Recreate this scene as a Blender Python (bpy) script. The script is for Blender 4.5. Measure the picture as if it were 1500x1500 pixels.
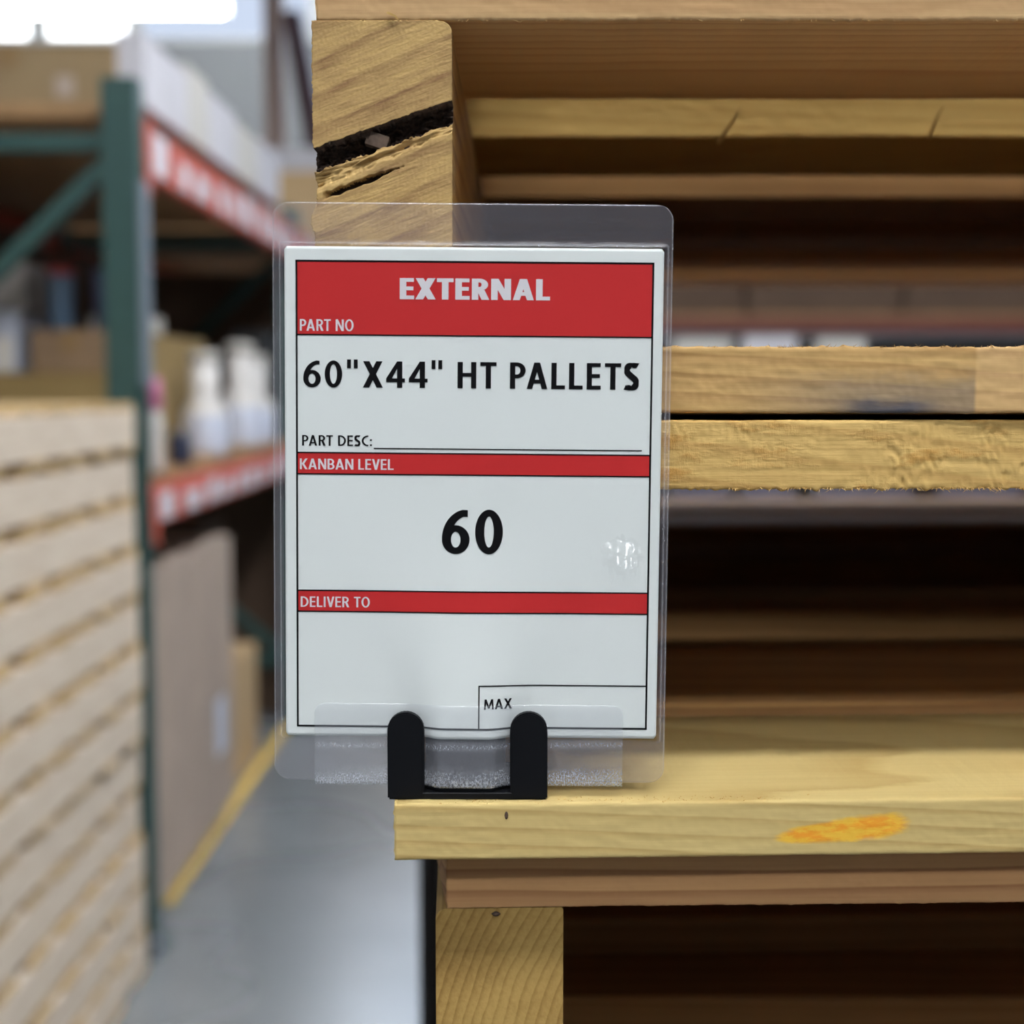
import bpy, bmesh, math, random
from mathutils import Vector, Matrix, noise as mn
from math import sin, cos, pi, radians, sqrt, atan, exp

S = bpy.context.scene
for o in list(bpy.data.objects):
    bpy.data.objects.remove(o)
COL = S.collection
random.seed(11)

# ------------------------------------------------------------------ camera
cam = bpy.data.cameras.new('camera')
cam.sensor_width = 36.0
cam.lens = 36.0 * 2200 / 1500
cam.clip_start = 0.02
cam.clip_end = 200
cam.dof.use_dof = True
cam.dof.focus_distance = 0.402
cam.dof.aperture_fstop = 9.5
camo = bpy.data.objects.new('camera', cam)
COL.objects.link(camo)
camo.location = (0, 0, 1.5)
camo.rotation_euler = (pi / 2 - atan(185 / 2200), 0, atan(10 / 2200))
S.camera = camo

# ------------------------------------------------------------------ world + exposure
w = bpy.data.worlds.new('world')
S.world = w
w.use_nodes = True
w.node_tree.nodes['Background'].inputs[0].default_value = (0.82, 0.90, 1.0, 1)
w.node_tree.nodes['Background'].inputs[1].default_value = 0.20
S.view_settings.view_transform = 'Standard'
S.view_settings.look = 'None'
S.view_settings.gamma = 1
S.view_settings.use_curve_mapping = False
S.view_settings.exposure = 0.80
S.cycles.transparent_max_bounces = 32
S.cycles.use_denoising = True
S.cycles.max_bounces = 9
S.cycles.diffuse_bounces = 5
S.cycles.glossy_bounces = 4
KEY = 46.0          # emission of the overhead tube fixtures
WINDOW = 2.6        # bright clerestory panes


# ------------------------------------------------------------------ helpers
def tag(o, label=None, cat=None, group=None, kind=None):
    if label: o['label'] = label
    if cat: o['category'] = cat
    if group: o['group'] = group
    if kind: o['kind'] = kind
    return o


def empty(name, loc=(0, 0, 0), rz=0.0):
    o = bpy.data.objects.new(name, None)
    o.empty_display_size = 0.05
    COL.objects.link(o)
    o.location = loc
    o.rotation_euler = (0, 0, rz)
    return o


def link(name, me, parent=None, loc=(0, 0, 0), rot=(0, 0, 0)):
    o = bpy.data.objects.new(name, me)
    COL.objects.link(o)
    o.parent = parent
    o.location = loc
    o.rotation_euler = rot
    return o


def mesh(name, vs, fs, mats, smooth=False, idx=None):
    me = bpy.data.meshes.new(name)
    me.from_pydata([tuple(v) for v in vs], [], fs)
    for m in (mats if isinstance(mats, (list, tuple)) else [mats]):
        me.materials.append(m)
    if idx:
        me.polygons.foreach_set('material_index', idx)
    if smooth:
        me.polygons.foreach_set('use_smooth', [True] * len(me.polygons))
    me.update()
    return me


def bm_mesh(name, bm, mats, smooth=False):
    bmesh.ops.recalc_face_normals(bm, faces=bm.faces)
    me = bpy.data.meshes.new(name)
    bm.to_mesh(me)
    bm.free()
    for m in (mats if isinstance(mats, (list, tuple)) else [mats]):
        me.materials.append(m)
    if smooth:
        me.polygons.foreach_set('use_smooth', [True] * len(me.polygons))
    return me


def add_box(bm, a, b, bev=0.0, seg=1):
    c = [(a[i] + b[i]) / 2 for i in range(3)]
    d = [abs(b[i] - a[i]) for i in range(3)]
    r = bmesh.ops.create_cube(bm, size=1, matrix=Matrix.Translation(c) @ Matrix.Diagonal((d[0], d[1], d[2], 1)))
    if bev > 0:
        es = list({e for v in r['verts'] for e in v.link_edges})
        bmesh.ops.bevel(bm, geom=es, offset=bev, segments=seg, affect='EDGES', clamp_overlap=True)


def box(name, a, b, mat, parent=None, bev=0.0, seg=1, loc=None):
    bm = bmesh.new()
    add_box(bm, a, b, bev, seg)
    return link(name, bm_mesh(name, bm, mat), parent, loc or (0, 0, 0))


def lathe(name, prof, mat, parent=None, loc=(0, 0, 0), seg=24):
    vs, fs = [], []
    n = len(prof)
    for i in range(seg):
        t = 2 * pi * i / seg
        for r, z in prof:
            vs.append((r * cos(t), r * sin(t), z))
    for i in range(seg):
        j = (i + 1) % seg
        for k in range(n - 1):
            fs.append((i * n + k, j * n + k, j * n + k + 1, i * n + k + 1))
    fs.append(tuple(i * n for i in reversed(range(seg))))
    fs.append(tuple(i * n + n - 1 for i in range(seg)))
    return link(name, mesh(name, vs, fs, mat, True), parent, loc)


def nz(x, y=0.0, z=0.0):
    return mn.noise(Vector((x, y, z)))


# ------------------------------------------------------------------ materials
def new_mat(name):
    m = bpy.data.materials.new(name)
    m.use_nodes = True
    nt = m.node_tree
    return m, nt, nt.nodes['Principled BSDF']


def lk(nt, a, b):
    nt.links.new(a, b)


def mathn(nt, op, a, b=None, c=None):
    n = nt.nodes.new('ShaderNodeMath')
    n.operation = op
    for i, v in enumerate((a, b, c)):
        if v is None:
            continue
        if isinstance(v, (int, float)):
            n.inputs[i].default_value = v
        else:
            lk(nt, v, n.inputs[i])
    return n.outputs[0]


def mixc(nt, fac, a, b, mode='MIX'):
    n = nt.nodes.new('ShaderNodeMix')
    n.data_type = 'RGBA'
    n.blend_type = mode
    for s, v in ((n.inputs[0], fac), (n.inputs[6], a), (n.inputs[7], b)):
        if isinstance(v, (int, float)):
            s.default_value = v
        elif isinstance(v, tuple):
            s.default_value = v if len(v) == 4 else (*v, 1)
        else:
            lk(nt, v, s)
    return n.outputs[2]


def noise_tex(nt, vec, scale, detail=2.0, rough=0.5, stretch=None):
    if stretch:
        mp = nt.nodes.new('ShaderNodeVectorMath')
        mp.operation = 'MULTIPLY'
        lk(nt, vec, mp.inputs[0])
        mp.inputs[1].default_value = stretch
        vec = mp.outputs[0]
    n = nt.nodes.new('ShaderNodeTexNoise')
    n.inputs['Scale'].default_value = scale
    n.inputs['Detail'].default_value = detail
    n.inputs['Roughness'].default_value = rough
    lk(nt, vec, n.inputs['Vector'])
    return n.outputs[0]


def ramp(nt, fac, stops):
    n = nt.nodes.new('ShaderNodeValToRGB')
    el = n.color_ramp.elements
    while len(el) < len(stops):
        el.new(0.5)
    for e, (p, c) in zip(el, stops):
        e.position = p
        e.color = c if len(c) == 4 else (*c, 1)
    lk(nt, fac, n.inputs[0])
    return n.outputs[0]


def smooth(nt, v, lo, hi):
    n = nt.nodes.new('ShaderNodeMapRange')
    n.interpolation_type = 'SMOOTHSTEP'
    n.inputs[1].default_value = lo
    n.inputs[2].default_value = hi
    lk(nt, v, n.inputs[0])
    return n.outputs[0]


def flat(name, col, rough=0.6, metal=0.0, var=0.0, spec=0.5, scale=30.0, coat=0.0):
    m, nt, b = new_mat(name)
    b.inputs['Base Color'].default_value = (*col, 1)
    b.inputs['Roughness'].default_value = rough
    b.inputs['Metallic'].default_value = metal
    b.inputs['Specular IOR Level'].default_value = spec
    b.inputs['Coat Weight'].default_value = coat
    if var > 0:
        tc = nt.nodes.new('ShaderNodeTexCoord')
        n = noise_tex(nt, tc.outputs['Object'], scale, 4)
        k = ramp(nt, n, [(0.3, tuple(c * (1 - var) for c in col)), (0.7, tuple(min(1, c * (1 + var)) for c in col))])
        lk(nt, k, b.inputs['Base Color'])
    return m


def emit(name, col, s):
    m = bpy.data.materials.new(name)
    m.use_nodes = True
    nt = m.node_tree
    nt.nodes.clear()
    e = nt.nodes.new('ShaderNodeEmission')
    e.inputs[0].default_value = (*col, 1)
    e.inputs[1].default_value = s
    o = nt.nodes.new('ShaderNodeOutputMaterial')
    lk(nt, e.outputs[0], o.inputs[0])
    return m


def wood(name, light, dark, spacing=0.004, pith=(0.06, -0.03), slope=(0.0, 0.0), ring=0.6, fine=0.35,
         warp=0.003, bump=0.12, rough=0.75, mottle=0.25, extra=None, streak=(9, 500, 500), tilt=0.0, relief=None):
    """solid wood: growth rings round a pith that runs along local X, fibres along X"""
    m, nt, b = new_mat(name)
    tc = nt.nodes.new('ShaderNodeTexCoord')
    oi = nt.nodes.new('ShaderNodeObjectInfo')
    co = tc.outputs['Object']
    off = nt.nodes.new('ShaderNodeVectorMath')
    off.operation = 'MULTIPLY_ADD'
    cb = nt.nodes.new('ShaderNodeCombineXYZ')
    for i in range(3):
        lk(nt, oi.outputs['Random'], cb.inputs[i])
    lk(nt, cb.outputs[0], off.inputs[0])
    off.inputs[1].default_value = (7.3, 0.031, 0.023)
    lk(nt, co, off.inputs[2])
    v = off.outputs[0]
    sp = nt.nodes.new('ShaderNodeSeparateXYZ')
    lk(nt, v, sp.inputs[0])
    x, y, z = sp.outputs
    big = noise_tex(nt, v, 1.0, 2, 0.5, (5.0, 30.0, 30.0))
    sm = noise_tex(nt, v, 1.0, 3, 0.6, (14.0, 160.0, 160.0))
    dy = mathn(nt, 'SUBTRACT', mathn(nt, 'MULTIPLY_ADD', x, slope[0], y), pith[0])
    dz = mathn(nt, 'SUBTRACT', mathn(nt, 'MULTIPLY_ADD', x, slope[1], z), pith[1])
    d = mathn(nt, 'SQRT', mathn(nt, 'ADD', mathn(nt, 'MULTIPLY', dy, dy), mathn(nt, 'MULTIPLY', dz, dz)))
    d = mathn(nt, 'MULTIPLY_ADD', big, warp * 2.6, d)
    d = mathn(nt, 'MULTIPLY_ADD', sm, warp * 0.35, d)
    ph = mathn(nt, 'FRACT', mathn(nt, 'DIVIDE', d, spacing))
    rr = ramp(nt, ph, [(0.0, (0, 0, 0)), (0.55, (0.25, 0.25, 0.25)), (0.88, (1, 1, 1)), (1.0, (0, 0, 0))])
    vv = v
    if tilt:
        vr = nt.nodes.new('ShaderNodeVectorRotate')
        vr.rotation_type = 'X_AXIS'
        lk(nt, v, vr.inputs['Vector'])
        vr.inputs['Angle'].default_value = tilt
        vv = vr.outputs[0]
    fib = noise_tex(nt, vv, 1.0, 5, 0.65, streak)
    mot = noise_tex(nt, v, 1.0, 3, 0.5, (9.0, 45.0, 45.0))
    f1 = mathn(nt, 'MULTIPLY', rr, ring)
    f2 = mathn(nt, 'MULTIPLY', mathn(nt, 'SUBTRACT', fib, 0.5), fine * 2.4)
    f3 = mathn(nt, 'MULTIPLY', mathn(nt, 'SUBTRACT', mot, 0.5), mottle * 2.4)
    f = mathn(nt, 'ADD', mathn(nt, 'ADD', f1, f2), mathn(nt, 'ADD', f3, 0.12))
    c = mixc(nt, f, light, dark)
    nt.nodes[-1].clamp_factor = True
    if extra:
        c = extra(nt, co, c, fib)
    lk(nt, c, b.inputs['Base Color'])
    b.inputs['Roughness'].default_value = rough
    b.inputs['Specular IOR Level'].default_value = 0.25
    bp = nt.nodes.new('ShaderNodeBump')
    bp.inputs['Strength'].default_value = bump
    bp.inputs['Distance'].default_value = 0.0008
    hh = fib
    if relief:
        hh = mathn(nt, 'ADD', fib, relief(nt, co))
    lk(nt, hh, bp.inputs['Height'])
    lk(nt, bp.outputs[0], b.inputs['Normal'])
    return m


def stain_orange(nt, co, c, fib):
    sp = nt.nodes.new('ShaderNodeSeparateXYZ')
    lk(nt, co, sp.inputs[0])
    x, y, z = sp.outputs
    n = noise_tex(nt, co, 1.0, 4, 0.65, (130.0, 300.0, 420.0))
    cx, cz, sl = 0.1185, 0.0068, 0.10
    u = mathn(nt, 'DIVIDE', mathn(nt, 'SUBTRACT', x, cx), 0.0185)
    zl = mathn(nt, 'MULTIPLY_ADD', mathn(nt, 'SUBTRACT', x, cx), -sl, z)
    width = mathn(nt, 'MULTIPLY_ADD', u, 0.0010, 0.0034)
    q = mathn(nt, 'DIVIDE', mathn(nt, 'SUBTRACT', zl, cz), width)
    r = mathn(nt, 'ADD', mathn(nt, 'POWER', mathn(nt, 'ABSOLUTE', u), 4), mathn(nt, 'MULTIPLY', q, q))
    r = mathn(nt, 'MULTIPLY_ADD', n, 1.3, r)
    k = mathn(nt, 'SUBTRACT', 1.0, smooth(nt, r, 1.05, 1.75))
    k = mathn(nt, 'MULTIPLY', k, mathn(nt, 'LESS_THAN', y, 0.0016))
    oc = mixc(nt, smooth(nt, n, 0.42, 0.62), (0.80, 0.47, 0.045), (0.78, 0.30, 0.015))
    return mixc(nt, mathn(nt, 'MULTIPLY', k, 0.95), c, oc)


def stain_blue(nt, co, c, fib):
    sp = nt.nodes.new('ShaderNodeSeparateXYZ')
    lk(nt, co, sp.inputs[0])
    x, y, z = sp.outputs
    n = noise_tex(nt, co, 1.0, 3, 0.6, (70.0, 200.0, 260.0))
    # grey-blue dye soaked into the lower part of the face, ending square at a stencil edge
    a = smooth(nt, x, 0.105, 0.150)
    e = mathn(nt, 'SUBTRACT', 1.0, smooth(nt, x, 0.1755, 0.1768))
    h = mathn(nt, 'SUBTRACT', 1.0, smooth(nt, mathn(nt, 'MULTIPLY_ADD', n, -0.010, z), 0.0005, 0.0085))
    core = mathn(nt, 'SUBTRACT', 1.0, smooth(nt, mathn(nt, 'ABSOLUTE', mathn(nt, 'SUBTRACT', x, 0.153)), 0.004, 0.017))
    low = mathn(nt, 'SUBTRACT', 1.0, smooth(nt, mathn(nt, 'MULTIPLY_ADD', n, -0.006, z), -0.002, 0.0025))
    k = mathn(nt, 'MULTIPLY', mathn(nt, 'MULTIPLY', a, e), mathn(nt, 'MULTIPLY', h, 0.62))
    c = mixc(nt, k, c, (0.19, 0.16, 0.13))
    c = mixc(nt, mathn(nt, 'MULTIPLY', mathn(nt, 'MULTIPLY', core, low), 0.85), c, (0.035, 0.050, 0.085))
    return mixc(nt, mathn(nt, 'MULTIPLY', mathn(nt, 'SUBTRACT', 1.0, e), 0.35), c, (0.72, 0.48, 0.24))


def torn(nt, co, c, fib):
    n = noise_tex(nt, co, 1.0, 4, 0.6, (45.0, 90.0, 130.0))
    k = smooth(nt, n, 0.53, 0.66)
    return mixc(nt, mathn(nt, 'MULTIPLY', k, 0.7), c, (0.47, 0.235, 0.05))


def sawn_top(nt, co):
    # fuzzy rough-sawn wide face, smooth planed edge
    sp = nt.nodes.new('ShaderNodeSeparateXYZ')
    lk(nt, co, sp.inputs[0])
    k = smooth(nt, sp.outputs[1], 0.0008, 0.0020)
    vr = nt.nodes.new('ShaderNodeVectorRotate')
    vr.rotation_type = 'Z_AXIS'
    lk(nt, co, vr.inputs['Vector'])
    vr.inputs['Angle'].default_value = radians(28)
    f = noise_tex(nt, vr.outputs[0], 1.0, 5, 0.7, (800.0, 220.0, 300.0))
    return mathn(nt, 'MULTIPLY', k, mathn(nt, 'MULTIPLY', f, 24.0))


def torn_relief(nt, co):
    n = noise_tex(nt, co, 1.0, 4, 0.6, (45.0, 90.0, 130.0))
    k = smooth(nt, n, 0.44, 0.72)
    f = noise_tex(nt, co, 1.0, 4, 0.7, (1100.0, 600.0, 330.0))
    return mathn(nt, 'MULTIPLY', k, mathn(nt, 'MULTIPLY', f, 2.2))


M = {}
M['w_deck1'] = wood('pine_cut_pink_cream', (0.58, 0.39, 0.19), (0.34, 0.17, 0.07), 0.006, (0.10, -0.04), ring=0.45, fine=0.3)
M['w_str1'] = wood('pine_end_grain_golden', (0.49, 0.325, 0.125), (0.215, 0.115, 0.05), 0.0085, (-0.23, -0.57), ring=0.58, fine=0.66, warp=0.0030, mottle=0.45,
                   bump=0.30, streak=(9, 110, 900), tilt=radians(21))
M['w_p1b'] = wood('pine_dyed_blue', (0.54, 0.345, 0.135), (0.28, 0.14, 0.045), 0.0055, (0.08, -0.05), (0.0, 0.06), ring=0.5, extra=stain_blue)
M['w_p2t'] = wood('pine_torn_face', (0.62, 0.415, 0.145), (0.35, 0.185, 0.046), 0.008, (0.05, 0.05), (0.0, 0.10), ring=0.42, fine=0.25, bump=0.35, extra=torn, relief=torn_relief)
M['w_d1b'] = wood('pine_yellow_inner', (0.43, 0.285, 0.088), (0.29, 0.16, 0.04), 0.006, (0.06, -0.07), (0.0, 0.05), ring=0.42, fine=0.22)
M['w_p2b'] = wood('pine_yellow_painted', (0.595, 0.455, 0.19), (0.40, 0.265, 0.085), 0.0046, (0.06, -0.07), (0.0, 0.05), ring=0.58, fine=0.25, bump=0.10, extra=stain_orange, relief=sawn_top)
M['w_p3t'] = wood('pine_reddish', (0.52, 0.295, 0.13), (0.27, 0.11, 0.045), 0.0055, (0.02, -0.05), ring=0.68, fine=0.25)
M['w_str3'] = wood('pine_end_grain_rings', (0.43, 0.275, 0.085), (0.22, 0.12, 0.028), 0.0028, (-0.045, 0.055), ring=0.55, fine=0.35, warp=0.002,
                   bump=0.3, streak=(9, 700, 700), mottle=0.5)
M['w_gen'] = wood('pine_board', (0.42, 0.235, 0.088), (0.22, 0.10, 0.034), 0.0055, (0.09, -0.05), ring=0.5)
M['w_pale'] = wood('pine_board_pale', (0.76, 0.655, 0.535), (0.57, 0.445, 0.33), 0.02, (0.25, -0.1), ring=0.25, fine=0.1, mottle=0.5, bump=0.05)
M['w_palegold'] = wood('pine_board_gold', (0.58, 0.42, 0.22), (0.38, 0.24, 0.11), 0.01, (0.2, -0.05), ring=0.3, fine=0.1, bump=0.05)
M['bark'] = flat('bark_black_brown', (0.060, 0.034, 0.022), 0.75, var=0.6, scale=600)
M['barkgrey'] = flat('bark_grey', (0.16, 0.11, 0.08), 0.8, var=0.4, scale=500)
M['paper'] = flat('printed_card', (0.81, 0.85, 0.825), 0.5)
M['red'] = flat('ink_red', (0.535, 0.024, 0.025), 0.6, spec=0.2)
M['ink'] = flat('ink_black', (0.004, 0.004, 0.005), 0.6, spec=0.1)
M['inkw'] = flat('ink_unprinted_white', (0.74, 0.72, 0.74), 0.5)
M['blackplastic'] = flat('black_plastic', (0.004, 0.0045, 0.006), 0.5, spec=0.15)


def film_mat(name, haze, hazecol, base=0.045, rough=0.11, speck=False, graze=0.9):
    m = bpy.data.materials.new(name)
    m.use_nodes = True
    nt = m.node_tree
    nt.nodes.clear()
    out = nt.nodes.new('ShaderNodeOutputMaterial')
    tr = nt.nodes.new('ShaderNodeBsdfTransparent')
    tr.inputs[0].default_value = (0.985, 0.985, 0.99, 1)
    gl = nt.nodes.new('ShaderNodeBsdfGlossy')
    gl.inputs['Roughness'].default_value = rough
    df = nt.nodes.new('ShaderNodeBsdfDiffuse')
    df.inputs[0].default_value = (*hazecol, 1)
    lw = nt.nodes.new('ShaderNodeLayerWeight')
    lw.inputs[0].default_value = 0.5
    f = mathn(nt, 'MULTIPLY_ADD', mathn(nt, 'POWER', lw.outputs['Facing'], 4), graze, base)
    f = mathn(nt, 'MINIMUM', f, 1.0)
    m1 = nt.nodes.new('ShaderNodeMixShader')
    m1.inputs[0].default_value = haze
    if speck:
        tc = nt.nodes.new('ShaderNodeTexCoord')
        co = tc.outputs['Object']
        sp = nt.nodes.new('ShaderNodeSeparateXYZ')
        lk(nt, co, sp.inputs[0])
        z = sp.outputs[2]
        n = noise_tex(nt, co, 1.0, 5, 0.7, (2600.0, 2600.0, 1700.0))
        nb = noise_tex(nt, co, 1.0, 2, 0.5, (120.0, 120.0, 120.0))
        # dried adhesive: dense along the lower fold, thin along the card edge
        zb = mathn(nt, 'MULTIPLY_ADD', nb, 0.006, -0.003)
        band = mathn(nt, 'SUBTRACT', 1.0, smooth(nt, mathn(nt, 'SUBTRACT', z, zb), 0.0045, 0.0100))
        top = mathn(nt, 'SUBTRACT', 1.0, smooth(nt, mathn(nt, 'ABSOLUTE', mathn(nt, 'SUBTRACT', z, 0.0140)), 0.0002, 0.0016))
        k = mathn(nt, 'MULTIPLY', smooth(nt, n, 0.36, 0.74), mathn(nt, 'MAXIMUM', band, mathn(nt, 'MULTIPLY', top, 0.6)))
        k2 = mathn(nt, 'MULTIPLY_ADD', k, 0.62, haze)
        lk(nt, k2, m1.inputs[0])
    lk(nt, tr.outputs[0], m1.inputs[1])
    lk(nt, df.outputs[0], m1.inputs[2])
    m2 = nt.nodes.new('ShaderNodeMixShader')
    lk(nt, f, m2.inputs[0])
    lk(nt, m1.outputs[0], m2.inputs[1])
    lk(nt, gl.outputs[0], m2.inputs[2])
    lk(nt, m2.outputs[0], out.inputs[0])
    return m


M['film'] = film_mat('clear_laminate_film', 0.0, (0.75, 0.73, 0.78), 0.014)
M['blister'] = film_mat('clear_laminate_blister', 0.0, (0.75, 0.73, 0.78), 0.075, 0.20, graze=0.0)
M['margin'] = film_mat('clear_laminate_sealed_margin', 0.055, (0.75, 0.72, 0.80), 0.022)
M['filmedge'] = film_mat('clear_laminate_edge', 0.20, (0.9, 0.9, 0.95), 0.05)
M['strip'] = film_mat('clear_adhesive_strip', 0.10, (0.72, 0.76, 0.84), 0.03, 0.12, True)


# ------------------------------------------------------------------ pallets
def board_mesh(name, L, W, T, mat, bev=0.0012):
    bm = bmesh.new()
    add_box(bm, (0, 0, 0), (L, W, T), bev)
    return bm_mesh(name, bm, mat)


def plank(name, L, W, T, mat, seed, rag_t=0.0, rag_b=0.0, lump=0.0002, skew=0.0, dense=0.215, tearf=None, bow=0.0004):
    """a sawn board with uneven edges: local X along the board, Y=0 the near long edge, Z=0 its underside"""
    xs = [dense * i / 420 for i in range(421)] + [dense + (L - dense) * ((i + 1) / 40) for i in range(40)]
    r = 0.0007
    ring = []
    nf = 24
    for i in range(nf + 1):
        t = i / nf
        ring.append((0.0, r + (T - 2 * r) * t, 'f'))
    ring.append((r * 0.3, T - r * 0.3, 't'))
    for d in (0.0007, 0.0016, 0.003, 0.005, 0.008, 0.012, 0.018, 0.026, 0.04, 0.06, 0.085, 0.105):
        if d < W - 0.003:
            ring.append((d, T, 't'))
    ring += [(W - r, T, 'k'), (W, T - r, 'k'), (W, r, 'k'), (W - r, 0.0, 'k')]
    for d in (0.105, 0.085, 0.06, 0.04, 0.026, 0.018, 0.012, 0.008, 0.005, 0.003, 0.0016, 0.0007):
        if d < W - 0.003:
            ring.append((d, 0.0, 'b'))
    ring.append((r * 0.3, r * 0.3, 'b'))
    n = len(ring)
    vs = []
    for i, x in enumerate(xs):
        wav = bow * nz(x * 9, seed) + 0.0002 * nz(x * 60, seed + 3)
        eb = max(0.0, nz(x * 330, seed + 5) + 0.6 * nz(x * 900, seed + 6) + 0.1) * rag_b
        et = max(0.0, nz(x * 330, seed + 8) + 0.6 * nz(x * 900, seed + 9) + 0.1) * rag_t
        for (y, z, k) in ring:
            X, Yv, Zv = x, y, z + wav
            if y < 0.004:
                wt = max(0.0, 1 - y / 0.004)
                if z < 0.35 * T:
                    q = (1 - z / (0.35 * T))
                    Zv -= eb * wt * q ** 3
                if z > 0.65 * T:
                    q = (z - 0.65 * T) / (0.35 * T)
                    Zv += et * wt * q ** 3
            if k == 'f':
                e = lump * nz(x * 140, z * 500, seed) + 0.4 * lump * nz(x * 500, z * 900, seed)
                if tearf:
                    e += tearf(x, z, T)
                Yv += e
            elif k in 'tb':
                Zv += (0.00018 * nz(x * 220, y * 220, seed) + 0.00008 * nz(x * 800, y * 500, seed)) * min(1, y / 0.002)
            if i == 0:
                X += 0.0006 * nz(y * 500, z * 500, seed + 20)
            X += skew * y * max(0.0, 1 - x / 0.1)
            vs.append((X, Yv, Zv))
    fs = []
    for i in range(len(xs) - 1):
        for k in range(n):
            k2 = (k + 1) % n
            fs.append((i * n + k2, i * n + k, (i + 1) * n + k, (i + 1) * n + k2))
    fs.append(tuple(range(n)))
    e = (len(xs) - 1) * n
    fs.append(tuple(e + k for k in reversed(range(n))))
    me = mesh(name, vs, fs, mat, True)
    for p in (-1, -2):
        me.polygons[p].use_smooth = False
    return me


def fibres(name, pts, mat, parent, loc=(0, 0, 0), rz=0.0):
    """short torn wood fibres: thin three sided spikes; pts = (root, tip, radius)"""
    vs, fs = [], []
    for a, b, r in pts:
        a = Vector(a); b = Vector(b)
        d = (b - a).normalized()
        p = d.cross(Vector((0.3, 0.9, 0.2))).normalized()
        q = d.cross(p)
        mid = a.lerp(b, 0.55) + p * (b - a).length * random.uniform(-0.14, 0.14)
        i = len(vs)
        for c, rr in ((a, r), (mid, r * 0.7)):
            for k in range(3):
                t = 2 * pi * k / 3
                vs.append(c + (p * cos(t) + q * sin(t)) * rr)
        vs.append(b)
        for k in range(3):
            k2 = (k + 1) % 3
            fs.append((i + k, i + k2, i + 3 + k2, i + 3 + k))
            fs.append((i + 3 + k, i + 3 + k2, i + 6))
    return link(name, mesh(name, vs, fs, mat, False), parent, loc, (0, 0, rz))


PL, PD = 1.52, 1.06          # pallet size: board length, stringer length
BW = 0.11                    # deck board width
DECK_Y = [0, 0.19, 0.38, 0.57, 0.76, 0.95]
BOT_Y = [0, 0.24, 0.475, 0.71, 0.95]

GEN = {}


def gen(key, L, W, T, mat):
    if key not in GEN:
        GEN[key] = board_mesh(key[0], L, W, T, mat)
    return GEN[key]


def make_pallet(loc, rz, label, group, H, td=0.018, tb=0.017, sw=0.037, mats=('w_gen', 'w_gen', 'w_gen'), special=None, sx=0.0,
                deck_y=DECK_Y, bot_y=BOT_Y, front_off=0.0):
    """special: {'deck0': (mesh, dx, dy, dz, rotz) ...}; H = overall height; origin = left front bottom corner"""
    special = special or {}
    p = empty('wooden_pallet', loc, rz)
    tag(p, label, 'pallet', group)
    hs = H - td - tb
    for i, y in enumerate(deck_y):
        k = 'deck%d' % i
        if k in special:
            me, dx, dy, dz = special[k]
            link('deck_board', me, p, (dx, y + dy, H - td + dz))
        else:
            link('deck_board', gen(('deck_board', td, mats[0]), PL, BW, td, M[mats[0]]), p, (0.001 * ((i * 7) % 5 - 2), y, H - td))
    for i, y in enumerate(bot_y):
        k = 'bottom%d' % i
        if k in special:
            me, dx, dy, dz = special[k]
            link('bottom_board', me, p, (dx, y + dy, dz))
        else:
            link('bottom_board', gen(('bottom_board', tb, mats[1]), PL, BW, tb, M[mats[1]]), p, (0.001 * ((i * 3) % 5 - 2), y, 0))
    for i, x in enumerate((sx, PL / 2 - sw / 2, PL - sw)):
        k = 'stringer%d' % i
        if k in special:
            me, dx, dy, dz = special[k]
            link('stringer', me, p, (x + sw + dx, dy, tb + dz), (0, 0, pi / 2))
        else:
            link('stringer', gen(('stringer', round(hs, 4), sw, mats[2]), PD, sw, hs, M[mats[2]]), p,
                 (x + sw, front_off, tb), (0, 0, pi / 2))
    return p


# ---- the cracked stringer end of the top pallet (height field with a bark pocket)
def smoothstep(a, b, x):
    t = min(1.0, max(0.0, (x - a) / (b - a)))
    return t * t * (3 - 2 * t)


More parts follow.
